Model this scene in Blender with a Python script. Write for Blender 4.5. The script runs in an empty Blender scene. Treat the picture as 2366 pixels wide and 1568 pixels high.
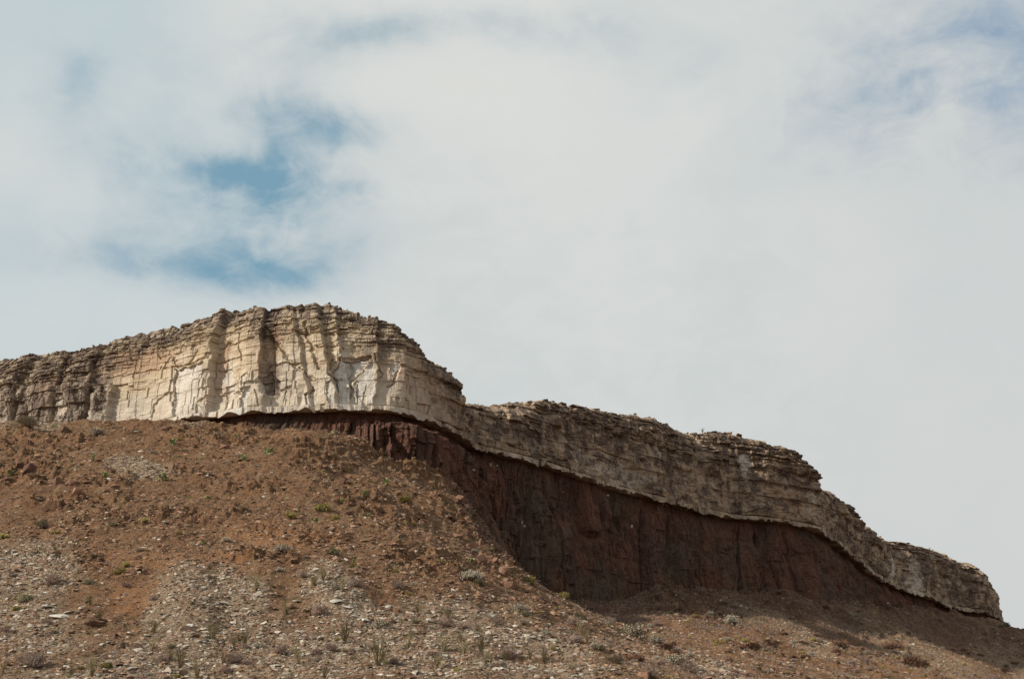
import bpy, bmesh, math, random
import numpy as np
from mathutils import Vector, Matrix
R = math.radians
rng = np.random.default_rng(7)
random.seed(7)
scene = bpy.context.scene
col = scene.collection

# ------------------------------------------------------------------ camera, world, sun, exposure
FPX, CU, CV, TILT, CH = 3250.0, 1183.0, 784.0, R(22.0), 1.7      # focal length and centre in photo pixels (2366 wide)
cam_d = bpy.data.cameras.new('camera'); cam = bpy.data.objects.new('camera', cam_d); col.objects.link(cam)
cam_d.sensor_width = 36.0; cam_d.lens = FPX/2366.0*36.0
cam_d.clip_start = 0.5; cam_d.clip_end = 12000
cam.location = (0, 0, CH); cam.rotation_euler = (R(90)+TILT, 0, 0)
scene.camera = cam
scene.view_settings.view_transform = 'Standard'; scene.view_settings.look = 'None'
scene.view_settings.gamma = 1.0; scene.view_settings.use_curve_mapping = False
scene.view_settings.exposure = 0.15
SUN_AZ = math.atan2(-0.955, -0.297)      # towards the sun in plan (x, y): from the left, a little behind the camera
SUN_EL = R(28.0)
SUNV = Vector((math.sin(SUN_AZ)*math.cos(SUN_EL), math.cos(SUN_AZ)*math.cos(SUN_EL), math.sin(SUN_EL)))
sd = bpy.data.lights.new('sun', 'SUN'); sun = bpy.data.objects.new('sun', sd); col.objects.link(sun)
sd.energy = 5.0; sd.angle = R(2.0); sd.color = (1.0, 0.92, 0.80)
sun.rotation_euler = SUNV.to_track_quat('Z', 'Y').to_euler()
sun.location = (-100, -60, 200)

def pix_dir(u, v):
    a = (np.asarray(u, float)-CU)/FPX; b = (CV-np.asarray(v, float))/FPX
    c, s = math.cos(TILT), math.sin(TILT)
    return a, c-b*s, s+b*c                     # x, y, z (not normalised)
def proj(x, y, z):
    c, s = math.cos(TILT), math.sin(TILT); zz = z-CH
    f = y*c+zz*s; up = -y*s+zz*c
    f = np.where(f < 1, 1, f)
    return CU+FPX*x/f, CV-FPX*up/f

world = bpy.data.worlds.new('World'); scene.world = world; world.use_nodes = True
nt = world.node_tree; nt.nodes.clear()
def N(t, kind, **kw):
    n = t.nodes.new(kind)
    for k, v in kw.items():
        if k == 'inp':
            for i, val in v.items():
                if hasattr(val, 'is_output') or isinstance(val, bpy.types.NodeSocket): t.links.new(val, n.inputs[i])
                else: n.inputs[i].default_value = val
        else: setattr(n, k, v)
    return n
def M(t, op, a, b=None, c=None, clamp=False):
    n = t.nodes.new('ShaderNodeMath'); n.operation = op; n.use_clamp = clamp
    for i, val in enumerate((a, b, c)):
        if val is None: continue
        if isinstance(val, bpy.types.NodeSocket): t.links.new(val, n.inputs[i])
        else: n.inputs[i].default_value = val
    return n.outputs[0]
def MIX(t, f, a, b, mode='MIX'):
    n = t.nodes.new('ShaderNodeMix'); n.data_type = 'RGBA'; n.blend_type = mode; n.clamp_factor = True
    for i, val in ((0, f), (6, a), (7, b)):
        if isinstance(val, bpy.types.NodeSocket): t.links.new(val, n.inputs[i])
        elif i == 0: n.inputs[0].default_value = val
        else: n.inputs[i].default_value = tuple(val)+(1,) if len(val) == 3 else val
    return n.outputs[2]
def RANGE(t, v, a, b, c=0.0, d=1.0, smooth=True):
    n = t.nodes.new('ShaderNodeMapRange'); n.interpolation_type = 'SMOOTHSTEP' if smooth else 'LINEAR'
    t.links.new(v, n.inputs[0])
    for i, x in enumerate((a, b, c, d)): n.inputs[i+1].default_value = x
    return n.outputs[0]
sky = N(nt, 'ShaderNodeTexSky', sky_type='NISHITA'); sky.sun_disc = False
sky.sun_elevation = SUN_EL; sky.sun_rotation = SUN_AZ
sky.air_density = 1.0; sky.dust_density = 1.5; sky.ozone_density = 1.2
tc = N(nt, 'ShaderNodeTexCoord')
sep = N(nt, 'ShaderNodeSeparateXYZ', inp={0: tc.outputs['Generated']})
az = M(nt, 'ARCTAN2', sep.outputs[0], sep.outputs[1]); el = M(nt, 'ARCSINE', sep.outputs[2])
def wnoise(scale, detail, rough, stretch=(1, 1, 1), dist=0.0):
    mp = N(nt, 'ShaderNodeMapping', inp={0: tc.outputs['Generated']}); mp.inputs[3].default_value = stretch
    return N(nt, 'ShaderNodeTexNoise', inp={0: mp.outputs[0], 2: scale, 3: detail, 4: rough, 8: dist})
wn = wnoise(5.0, 6, 0.62)
sw = N(nt, 'ShaderNodeSeparateColor', inp={0: wn.outputs['Color']})
wa = M(nt, 'MULTIPLY_ADD', M(nt, 'SUBTRACT', sw.outputs[0], 0.5), 0.08, az)
we = M(nt, 'MULTIPLY_ADD', M(nt, 'SUBTRACT', sw.outputs[1], 0.5), 0.065, el)
BLOBS = [(560, 392, 120, 55, 1.0), (640, 430, 80, 45, .55), (600, 490, 70, 60, .42), (620, 560, 160, 90, .48), (430, 625, 190, 45, .42), (710, 275, 140, 60, .46),
         (815, 450, 60, 40, .5), (185, 225, 50, 90, .26), (790, 320, 130, 50, .35), (360, 375, 170, 70, .32), (620, 645, 110, 45, .35),
         (540, 480, 260, 190, .20), (2330, 80, 330, 190, .58), (2080, 200, 230, 80, .30), (1330, 60, 430, 70, .30), (890, 40, 170, 45, .20), (780, 120, 150, 60, .14),
         (1130, 850, 190, 150, .20), (1850, 330, 380, 120, .10), (2250, 620, 260, 330, .13), (300, 130, 330, 130, .16), (200, 560, 260, 120, .18), (2360, 330, 170, 150, .25), (1500, 210, 330, 80, .12)]
acc = None
for (u, v, ru, rv, st) in BLOBS:
    dx, dy, dz = pix_dir(u, v); l = math.sqrt(dx*dx+dy*dy+dz*dz)
    a0 = math.atan2(dx, dy); e0 = math.asin(dz/l)
    p = M(nt, 'DIVIDE', M(nt, 'SUBTRACT', wa, a0), ru/FPX/math.cos(e0)*1.25); q = M(nt, 'DIVIDE', M(nt, 'SUBTRACT', we, e0), rv/FPX*1.25)
    d2 = M(nt, 'ADD', M(nt, 'MULTIPLY', p, p), M(nt, 'MULTIPLY', q, q))
    g = M(nt, 'MULTIPLY', M(nt, 'EXPONENT', M(nt, 'MULTIPLY', d2, -1.1)), st*.86)
    acc = g if acc is None else M(nt, 'ADD', acc, g)
fine = wnoise(9.0, 9, 0.58, (1, 1, 1.5), 0.4)
fine2 = wnoise(26.0, 9, 0.62, (1, 1, 1.7), 0.8)
fb = M(nt, 'ADD', M(nt, 'SUBTRACT', fine.outputs[0], 0.5), M(nt, 'MULTIPLY', M(nt, 'SUBTRACT', fine2.outputs[0], 0.5), 0.45))
blue = M(nt, 'ADD', M(nt, 'MULTIPLY', acc, M(nt, 'MULTIPLY_ADD', fb, 2.3, 0.95)), M(nt, 'MULTIPLY', fb, 0.34))
blue = RANGE(nt, blue, 0.0, 1.05, 0.0, 1.0)
big = wnoise(2.6, 5, 0.5)
cl = MIX(nt, RANGE(nt, big.outputs[0], 0.38, 0.64), (5.4, 5.75, 5.75), (6.35, 6.42, 6.2))
# warmer, greyer towards the horizon
cl = MIX(nt, RANGE(nt, fine2.outputs[0], 0.35, 0.65, 0.0, 0.30), cl, (6.6, 6.65, 6.5))
cl = MIX(nt, RANGE(nt, el, 0.15, 0.45, 0.45, 0.0), cl, (5.9, 5.9, 5.75))
cl = MIX(nt, M(nt, 'MULTIPLY', RANGE(nt, az, -.05, -.34, 0, .9), RANGE(nt, big.outputs[0], .70, .40)), cl, (4.6, 5.45, 5.8))
cl = MIX(nt, RANGE(nt, az, .10, .34, 0, .55), cl, (5.35, 5.6, 5.6))
tint = MIX(nt, RANGE(nt, az, 0.1, 0.36), (2.0, 3.75, 4.7), (2.75, 3.9, 5.1))
skyc = MIX(nt, 0.30, tint, sky.outputs[0])
skyc = MIX(nt, 1.0, skyc, (1.0, 1.0, 1.0), 'MULTIPLY')
fin = MIX(nt, blue, cl, skyc)
bg = N(nt, 'ShaderNodeBackground', inp={0: fin, 1: 0.10})
wo = N(nt, 'ShaderNodeOutputWorld', inp={0: bg.outputs[0]})
world.cycles.sampling_method = 'MANUAL'; world.cycles.sample_map_resolution = 512

# ------------------------------------------------------------------ noise
def _h(ix, iy, iz, seed):
    n = (ix.astype(np.int64)*374761393 + iy.astype(np.int64)*668265263 + iz.astype(np.int64)*2147483647 + seed*1274126177) & 0xFFFFFFFF
    n = ((n ^ (n >> 13))*1274126177) & 0xFFFFFFFF
    n = ((n ^ (n >> 16))*2246822519) & 0xFFFFFFFF
    n = n ^ (n >> 15)
    return n.astype(np.float64)/4294967295.0
def hash2(a, b, seed=0):
    a = np.floor(np.asarray(a, float)); b = np.floor(np.asarray(b, float))
    return _h(a, b, np.zeros(1), seed)
def vn(x, y, seed=0):
    """smooth value noise, -1..1"""
    x, y = np.broadcast_arrays(np.asarray(x, float), np.asarray(y, float))
    ix = np.floor(x); iy = np.floor(y); fx = x-ix; fy = y-iy
    fx = fx*fx*(3-2*fx); fy = fy*fy*(3-2*fy); z = np.zeros(1)
    a = _h(ix, iy, z, seed); b = _h(ix+1, iy, z, seed); c = _h(ix, iy+1, z, seed); d = _h(ix+1, iy+1, z, seed)
    return ((a+(b-a)*fx)*(1-fy)+(c+(d-c)*fx)*fy)*2-1
def fbm(x, y, seed=0, octv=4, gain=.5):
    r = 0; a = 1.0; t = 0
    for i in range(octv):
        r = r+a*vn(x+i*17.3, y-i*9.1, seed+i*13); t += a; a *= gain; x = x*2.03; y = y*2.03
    return r/t
def ridged(x, y, seed=0, octv=4):
    r = 0; a = 1.0; t = 0
    for i in range(octv):
        r = r+a*(1-2*np.abs(vn(x+i*7.7, y+i*3.1, seed+i*11))); t += a; a *= .5; x = x*2.1; y = y*2.1
    return r/t
def sstep(a, b, x):
    t = np.clip((x-a)/(b-a), 0, 1); return t*t*(3-2*t)

# ------------------------------------------------------------------ plan of the cliff: where the bottom bed of the cap (level ZB) runs
ZB = 87.0
BOT = [(430,972),(500,962),(560,953),(620,951),(700,949),(780,946),(850,949),(900,951),(930,955),(980,970),(1020,988),(1060,1010),(1100,1037),(1140,1048),
       (1200,1062),(1260,1078),(1320,1097),(1380,1117),(1440,1137),(1500,1151),(1560,1167),(1620,1181),(1680,1196),(1740,1202),(1800,1208),(1860,1218),
       (1900,1230),(1940,1262),(1980,1295),(2020,1330),(2060,1352),(2100,1368),(2130,1376),(2160,1388),(2200,1406),(2240,1412),(2280,1416),(2308,1428)]
TOP = [(-400,880),(0,822),(60,815),(130,805),(200,795),(240,778),(300,768),(380,748),(440,728),(500,710),(550,703),(600,712),(640,700),(665,695),(700,698),(740,696),
       (780,712),(830,722),(880,735),(920,752),(950,775),(975,795),(1000,820),(1030,848),(1056,872),(1062,905),(1078,932),(1110,930),(1180,932),(1240,928),(1300,930),
       (1380,938),(1450,952),(1520,965),(1580,985),(1620,998),(1680,995),(1740,1003),(1800,1022),(1850,1035),(1880,1060),(1900,1085),(1910,1120),(1960,1150),(1990,1180),
       (2000,1200),(2050,1230),(2085,1252),(2150,1260),(2190,1272),(2240,1283),(2270,1296),(2300,1300),(2700,1400)]
ctl = []
for u, D in ((-900, 400), (-500, 330), (-200, 290), (0, 269), (120, 263), (240, 259.5), (340, 257)):
    dx, dy, dz = pix_dir(u, 985); ctl.append((dx/dy*D, D))
for u, v in BOT:
    dx, dy, dz = pix_dir(u, v); k = (ZB-CH)/dz; ctl.append((dx*k, dy*k))
tipx, tipy = ctl[-1]
ctl += [(tipx+2.5, tipy+5), (tipx+2.0, tipy+12), (tipx-2, tipy+25), (tipx-12, tipy+60), (tipx-30, tipy+120)]
ctl = np.array(ctl)
def resample(P, step):
    d = np.r_[0, np.cumsum(np.hypot(*np.diff(P, axis=0).T))]
    s = np.arange(0, d[-1], step); return s, np.c_[np.interp(s, d, P[:, 0]), np.interp(s, d, P[:, 1])]
def smooth(A, n):
    k = np.hanning(n+2)[1:-1]; k /= k.sum()
    return np.c_[[np.convolve(np.pad(A[:, i], n//2, mode='edge'), k, 'valid')[:len(A)] for i in range(A.shape[1])]].T
s0, P0 = resample(ctl, 0.5)
Ps = smooth(P0, 7)
d = np.r_[0, np.cumsum(np.hypot(*np.diff(Ps, axis=0).T))]
Tn = smooth(np.gradient(Ps, axis=0), 15); Tn /= np.linalg.norm(Tn, axis=1)[:, None]
NRM = np.c_[Tn[:, 1], -Tn[:, 0]]                       # outward
US, _ = proj(Ps[:, 0], Ps[:, 1], np.full(len(Ps), ZB+5.0))  # photo column of every path point
PATH_S, TOTAL = d, d[-1]
itip = int(np.argmin(np.hypot(Ps[:, 0]-tipx, Ps[:, 1]-tipy)))
US[itip:] = US[itip]                    # round the corner
def path(s):
    x = np.interp(s, d, Ps[:, 0]); y = np.interp(s, d, Ps[:, 1])
    nx = np.interp(s, d, NRM[:, 0]); ny = np.interp(s, d, NRM[:, 1]); l = np.hypot(nx, ny)
    return x, y, nx/l, ny/l, np.interp(s, d, US)

# ------------------------------------------------------------------ terrain height
GB = [(-900,1010),(-400,1000),(0,988),(120,980),(240,974),(340,972),(430,972),(520,981),(600,988),(700,996),(780,1001),(840,1006),(880,1024),(950,1052),(1000,1075),
      (1050,1112),(1090,1190),(1130,1290),(1170,1340),(1220,1372),(1300,1395),(1400,1400),(1500,1378),(1600,1368),(1700,1375),(1800,1386),(1950,1398),(2050,1408),(2130,1418),(2200,1432),(2308,1444)]
gbu = np.array([g[0] for g in GB]); gbv = np.array([g[1] for g in GB])
def z_at(u, v, D): dx, dy, dz = pix_dir(u, v); return CH+dz/dy*D
P = []
def cp(u, v, D):
    dx, dy, dz = pix_dir(u, v); P.append((dx/dy*D, D, CH+dz/dy*D))
for u in list(range(-400, 2310, 90))+[2300]:
    i = int(np.argmin(np.abs(US[:itip+1]-u))); x, y = Ps[i]; v = np.interp(u, gbu, gbv)
    dx, dy, dz = pix_dir(u, v); z = CH+dz/dy*y
    P.append((x, y, z)); P.append((x-NRM[i, 0]*22, y-NRM[i, 1]*22, z-1))
for u in (-500, -250, 0, 200, 400, 600, 760):
    o = 0 if u > 200 else (200-u)*0.02
    for v, D in ((1017, 232), (1114, 201), (1243, 170), (1345, 150), (1469, 130), (1545, 118)): cp(u, v, D+o)
for v, D in ((1062, 243), (1100, 230), (1150, 212), (1190, 196), (1243, 173), (1345, 151), (1469, 131), (1545, 118)): cp(900, v, D)
for u, v, D in ((1000,1100,248),(1000,1145,228),(1000,1243,182),(1000,1345,155),(1000,1469,132),(1000,1550,119),
                (1062,1130,246),(1095,1185,222),(1130,1272,206),(1200,1330,196),(1300,1392,186),(1390,1436,172),
                (1150,1400,158),(1150,1500,133),(1250,1500,135),(1250,1550,124),
                (1400,1500,142),(1400,1550,126),(1400,1418,240),(1500,1412,262),(1500,1445,222),(1500,1478,184),(1520,1540,148),
                (1620,1402,290),(1620,1450,236),(1620,1500,192),(1620,1550,155),(1700,1425,275),(1700,1480,225),(1720,1530,182),(1720,1562,168),
                (1830,1440,292),(1830,1500,240),(1830,1555,190),(1950,1450,310),(1950,1510,260),(1950,1560,215),(2050,1460,335),(2050,1520,275),
                (2150,1480,350),(2150,1530,290),(2150,1565,250),(2300,1500,370),(2300,1560,290),(2366,1463,432),(2420,1484,425),(2500,1510,400),(2600,1545,380),(2500,1600,290)): cp(u, v, D)
# hollow behind the spur, kept under the sight line over its crest
for u, D, k in ((1180, 250, .9), (1230, 225, .93), (1280, 240, .95), (1330, 215, .965)):
    v = np.interp(u, (1130, 1200, 1300, 1390), (1272, 1330, 1392, 1436)); dx, dy, dz = pix_dir(u, v)
    P.append((dx/dy*D, D, CH+(dz/dy*D)*k))
for x in (-200, -80, 0, 80, 200):
    P += [(x, 90, 8.5), (x, 60, 3.5), (x, 20, 0.3), (x, -20, -1), (x, -60, -2)]
P += [(240, 300, 30), (240, 450, 55), (185, 480, 68), (230, 560, 45), (150, 600, 60), (0, 600, 60), (-150, 600, 60), (-250, 450, 80), (60, 480, 72), (-60, 420, 80), (-250, 300, 70), (-250, 150, 25), (250, 150, 12)]
P = np.array(P)
def tps_fit(P, lam=2.0):
    n = len(P); X = P[:, :2]/100
    r2 = ((X[:, None]-X[None])**2).sum(2); K = np.where(r2 > 0, r2*np.log(r2+1e-12), 0)+np.eye(n)*lam*1e-3
    A = np.zeros((n+3, n+3)); A[:n, :n] = K; A[:n, n] = 1; A[:n, n+1:] = X; A[n, :n] = 1; A[n+1:, :n] = X.T
    return X, np.linalg.solve(A, np.r_[P[:, 2], 0, 0, 0])
TX, TW = tps_fit(P)
GX = np.arange(-260, 321, 1.5); GY = np.arange(-60, 606, 1.5)
gx, gy = np.meshgrid(GX, GY); Zc = np.empty_like(gx)
for i in range(gx.shape[0]):
    Q = np.c_[gx[i], gy[i]]/100
    r2 = ((Q[:, None]-TX[None])**2).sum(2)
    Zc[i] = (r2*np.log(r2+1e-12))@TW[:-3]+TW[-3]+Q@TW[-2:]
Zc[gy > 440] = np.minimum(Zc[gy > 440], 84)
def tbase(x, y):
    x, y = np.broadcast_arrays(np.asarray(x, float), np.asarray(y, float))
    fx = np.clip((x-GX[0])/1.5, 0, len(GX)-1.001); fy = np.clip((y-GY[0])/1.5, 0, len(GY)-1.001)
    ix = fx.astype(int); iy = fy.astype(int); fx = fx-ix; fy = fy-iy
    return (Zc[iy, ix]*(1-fx)+Zc[iy, ix+1]*fx)*(1-fy)+(Zc[iy+1, ix]*(1-fx)+Zc[iy+1, ix+1]*fx)*fy
def ell(u, v, c, w=0.35):
    """soft ellipse (cu, cv, ru, rv, angle) in the photo's columns and rows"""
    cu, cv, ru, rv, ang = c; a = R(ang); p = (u-cu)*math.cos(a)+(v-cv)*math.sin(a); q = -(u-cu)*math.sin(a)+(v-cv)*math.cos(a)
    return 1-sstep(1-w, 1+w, np.sqrt((p/ru)**2+(q/rv)**2))
SCREE = [(430,1420,85,100,0),(440,1500,230,60,-12),(330,1560,330,45,0),(560,1400,50,90,-35),(60,1330,110,75,-20),(60,1450,130,70,0),(770,1370,90,60,35),(850,1440,150,50,15),(800,1520,330,60,0),
         (1090,1445,150,50,15),(1240,1500,130,34,10),(1150,1562,300,22,0),(330,1090,85,24,5),(70,985,80,10,0),(462,982,40,9,0),(1830,1470,150,22,29),(1730,1430,60,14,29),
         (2010,1440,140,24,29),(2100,1510,160,26,22),(2290,1470,70,22,22),(2330,1540,90,28,25),(1640,1545,110,25,15)]
BARE = [(420,1290,170,18,2),(640,1240,120,26,0),(1560,1500,120,30,10),(1650,1530,110,28,10),(300,1380,70,40,-15),(1500,1420,80,15,15)]
ROUGH = [(90,1030,130,35,0),(60,1090,90,30,0),(240,1110,60,20,0),(500,1010,120,22,0),(180,1160,120,22,0),(520,1110,160,16,6),(700,1230,110,20,0),(620,1290,100,14,0),(150,1290,90,18,0),(760,1060,90,38,10),(930,1060,110,60,20),(1060,1160,50,90,-30),(1150,1270,40,120,-38),(380,1200,230,22,-4),(1000,1300,110,30,20),(880,1180,120,40,20),(2060,1490,70,40,20),(1600,1400,90,30,20)]
def masks(x, y, z):
    u, v = proj(x, y, z)
    du = fbm(x*.12, y*.12, 5, 4)*60; dv = fbm(x*.12+9, y*.12, 6, 4)*22
    uu, vv = u+du, v+dv
    sc = np.zeros_like(u); ba = np.zeros_like(u); ro = np.zeros_like(u)
    for c in SCREE: sc = np.maximum(sc, ell(uu, vv, c))
    for c in BARE: ba = np.maximum(ba, ell(uu, vv, c))
    for c in ROUGH: ro = np.maximum(ro, ell(uu, vv, c))
    front = (y > 60)
    gen = sstep(1380, 1500, v)*(1-sstep(1400, 1700, u))*.22
    sc = sc*(1-.4*sstep(1450, 1600, u))
    sc = np.clip(np.maximum(sc, gen)+fbm(x*.5, y*.4, 41, 3)*.25*(sc+.15), 0, 1)*front
    return sc, ba*front, ro*front
def terrain(x, y, ret_masks=False):
    b = tbase(x, y); sc, ba, ro = masks(x, y, b)
    h = fbm(x/16, y/30, 3, 3)*.8+ridged(x/6.5, y/24, 4, 3)*.30           # gullies running down the fall line
    rr = .50+.6*ro-.36*ba
    h = h+fbm(x/2.6, y/2.6, 8, 4)*.55*(rr+.25)+ridged(x/1.5, y/1.9, 9, 4)*.42*(rr+.05)+vn(x/.55, y/.55, 12)*.12*(rr+.15)
    h = h+ro*(np.floor((b+fbm(x/3, y/3, 14, 3)*2.0)/1.1)*1.1-b+.55)*.65*sstep(-.3, .2, fbm(x/2, y/2, 15, 2))      # broken ledges
    u_, v_ = proj(x, y, b); far = sstep(1380, 1560, u_)*sstep(180, 230, y)
    gb_ = np.interp(u_, gbu, gbv); h = h+far*(1-sstep(10, 60, v_-gb_))*(fbm(x/6, y/6, 25, 4)*2.2+ridged(x/3, y/3, 26, 3)*.8)
    h = h+far*(fbm((x*.93+y*.36)/7, (y*.93-x*.36)/34, 18, 4)*1.5+ridged((x*.93+y*.36)/3.5, (y*.93-x*.36)/16, 19, 3)*.5)
    for c_, a_ in (((1830,1468,190,16,27), 1.3), ((2010,1450,170,18,27), 1.4), ((2130,1505,190,20,22), 1.0), ((430,1400,60,90,0), 1.2), ((770,1370,70,60,30), 1.2)):
        h = h+ell(u_, v_, c_, .8)*a_
    h = h+sstep(225, 245, y)*(1-far)*(fbm(x/4, y/4, 22, 3)*.7-.3+ridged(x/2.2, y/2.5, 23, 3)*.35)
    cz = ell(u_, v_, (960,1065,120,42,22), .7)+ell(u_, v_, (740,1045,110,26,12), .7)*.6+ell(u_, v_, (70,1085,70,20,0), .7)*.6
    h = h+cz*(ridged(x/1.3, y/5, 27, 3)*.75+(hash2(x/.9, np.floor(y/2.2), 28)-.4)*.8+(np.floor((b+fbm(x/3, y/3, 29, 2))/2.4)*2.4-b+1.2)*.75)
    cr = ell(u_, v_, (1150,1262,28,125,-38), .6)*(y < 235)*(y > 165)
    h = h+cr*(ridged(x/2.6, y/2.6, 20, 3)*.9+fbm(x/1.2, y/1.2, 21, 3)*.6)
    z = b+h*sstep(20, 90, y)
    if ret_masks == 2:
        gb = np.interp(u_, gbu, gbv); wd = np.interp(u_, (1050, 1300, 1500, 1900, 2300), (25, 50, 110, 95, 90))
        sh = (1-sstep(.3, 1.2, (v_-gb+fbm(x/5, y/5, 24, 4)*34)/wd))*(u_ > 820)*(y > 200)  # wall debris, widened on the right to put shade into the slope's colour
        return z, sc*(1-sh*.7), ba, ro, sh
    if ret_masks: return z, sc, ba, ro
    return z
def hit(u, v):
    """first point of the hillside seen in the direction of a photo pixel"""
    dx, dy, dz = pix_dir(u, v); ys = np.arange(100, 470, .25); k = ys/dy
    zz = CH+dz*k; t = terrain(dx*k, ys); below = np.nonzero(t >= zz)[0]
    if len(below) == 0: return None
    y = ys[below[0]]; x = dx/dy*y
    return float(x), float(y), float(terrain(np.array([x]), np.array([y]))[0])

# ------------------------------------------------------------------ mesh and material helpers
def link(name, me, mat, parent=None, loc=(0, 0, 0)):
    o = bpy.data.objects.new(name, me); col.objects.link(o); o.location = loc
    if mat: me.materials.clear(); me.materials.append(mat)
    if parent: o.parent = parent
    return o
def np_mesh(name, V, F, attrs=None, smooth_=False):
    V = np.ascontiguousarray(V, np.float32); F = np.ascontiguousarray(F, np.int32)
    me = bpy.data.meshes.new(name); me.vertices.add(len(V)); me.vertices.foreach_set('co', V.ravel())
    n, k = F.shape; me.loops.add(n*k); me.loops.foreach_set('vertex_index', F.ravel())
    me.polygons.add(n); me.polygons.foreach_set('loop_start', np.arange(0, n*k, k, dtype=np.int32))
    me.update(calc_edges=True)
    for an, a in (attrs or {}).items():
        at = me.attributes.new(an, 'FLOAT', 'POINT'); at.data.foreach_set('value', np.ascontiguousarray(a, np.float32))
    me.polygons.foreach_set('use_smooth', np.full(n, smooth_))
    me.validate(); return me
def grid_faces(nr, nc, flip=False):
    i = np.arange(nr-1)[:, None]*nc+np.arange(nc-1)[None]
    f = np.stack([i, i+1, i+nc+1, i+nc], -1).reshape(-1, 4)
    return f[:, ::-1] if flip else f
def mat(name):
    m = bpy.data.materials.new(name); m.use_nodes = True; t = m.node_tree; t.nodes.clear()
    out = t.nodes.new('ShaderNodeOutputMaterial'); b = t.nodes.new('ShaderNodeBsdfPrincipled')
    b.inputs['Roughness'].default_value = .95; b.inputs['Specular IOR Level'].default_value = .12
    t.links.new(b.outputs[0], out.inputs[0]); return m, t, b
def obj_noise(t, scale, detail=5, rough=.6, stretch=(1, 1, 1), dist=0.0, rot=(0, 0, 0)):
    c = t.nodes.new('ShaderNodeNewGeometry'); mp = t.nodes.new('ShaderNodeMapping'); t.links.new(c.outputs['Position'], mp.inputs[0])
    mp.inputs[3].default_value = stretch; mp.inputs[2].default_value = rot
    n = t.nodes.new('ShaderNodeTexNoise'); t.links.new(mp.outputs[0], n.inputs[0])
    n.inputs[2].default_value = scale; n.inputs[3].default_value = detail; n.inputs[4].default_value = rough; n.inputs[8].default_value = dist
    return n.outputs[0]
def attr(t, name):
    n = t.nodes.new('ShaderNodeAttribute'); n.attribute_name = name; return n.outputs['Fac']
def bump(t, b, h, strength, dist):
    n = t.nodes.new('ShaderNodeBump'); n.inputs['Strength'].default_value = strength; n.inputs['Distance'].default_value = dist
    t.links.new(h, n.inputs['Height']); t.links.new(n.outputs[0], b.inputs['Normal'])
def setc(t, b, c): t.links.new(c, b.inputs['Base Color'])

# limestone: warm tan, white where freshly broken, grey and brown where weathered, plus painted shade
LIME, t, b = mat('limestone')
pale, stain_shade, warm = attr(t, 'pale'), attr(t, 'stain_shade'), attr(t, 'warm')
n1 = obj_noise(t, .35, 6, .65, (1, 1, 2.2)); n2 = obj_noise(t, 1.6, 6, .7, (1, 1, 4)); n3 = obj_noise(t, .30, 6, .65, (1.8, 1.8, .8)); n4 = obj_noise(t, 5, 4, .7)
c = MIX(t, RANGE(t, n1, .35, .65), (.42, .320, .215), (.56, .470, .345))
c = MIX(t, RANGE(t, n2, .5, .72, 0, .55), c, (.37, .235, .13))
c = MIX(t, M(t, 'MULTIPLY', warm, RANGE(t, n1, .3, .7, .4, 1)), c, (.41, .255, .165))
c = MIX(t, RANGE(t, n2, .47, .28, 0, .55), c, (.27, .215, .155))
c = MIX(t, M(t, 'MULTIPLY', pale, RANGE(t, n2, .3, .6, .65, 1)), c, (.64, .63, .60))
sn = M(t, 'MULTIPLY', stain_shade, RANGE(t, n3, .34, .60, .30, 1.15), clamp=True)
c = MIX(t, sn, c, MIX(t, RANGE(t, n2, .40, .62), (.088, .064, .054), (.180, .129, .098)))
c = MIX(t, RANGE(t, n4, .60, .72, 0, .35), c, (.15, .115, .09))
c = MIX(t, M(t, 'MULTIPLY', RANGE(t, n4, .44, .34), stain_shade), c, (.33, .27, .205))
setc(t, b, c); bump(t, b, M(t, 'ADD', M(t, 'MULTIPLY', n2, .6), M(t, 'MULTIPLY', n4, .3)), .9, .30)

RED, t, b = mat('red_shale')
n1 = obj_noise(t, .12, 6, .62, (1.6, 1.6, .6)); n2 = obj_noise(t, .8, 6, .72, (1.6, 1.6, .55)); n3 = obj_noise(t, 3.5, 5, .75); n5 = obj_noise(t, .07, 5, .6); n6 = obj_noise(t, 1.4, 5, .7, (3, 3, .3))
c = MIX(t, RANGE(t, n1, .38, .62), (0.074, 0.040, 0.030), (0.141, 0.066, 0.044))
c = MIX(t, RANGE(t, n2, .50, .68, 0, .7), c, (0.197, 0.099, 0.065))
c = MIX(t, RANGE(t, n5, .48, .62, 0, .6), c, (0.105, 0.079, 0.057))
c = MIX(t, RANGE(t, n6, .46, .34, 0, .7), c, (0.048, 0.029, 0.025))
c = MIX(t, RANGE(t, n6, .60, .72, 0, .6), c, (0.173, 0.071, 0.047))
c = MIX(t, RANGE(t, n3, .57, .67, 0, .75), c, (0.245, 0.161, 0.111))
c = MIX(t, RANGE(t, n3, .44, .34, 0, .9), c, (0.042, 0.026, 0.022))
c = MIX(t, attr(t, 'pale'), c, (.62, .60, .55))
setc(t, b, c); bump(t, b, M(t, 'ADD', n2, M(t, 'MULTIPLY', n3, .7)), 1.0, .45)

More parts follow.
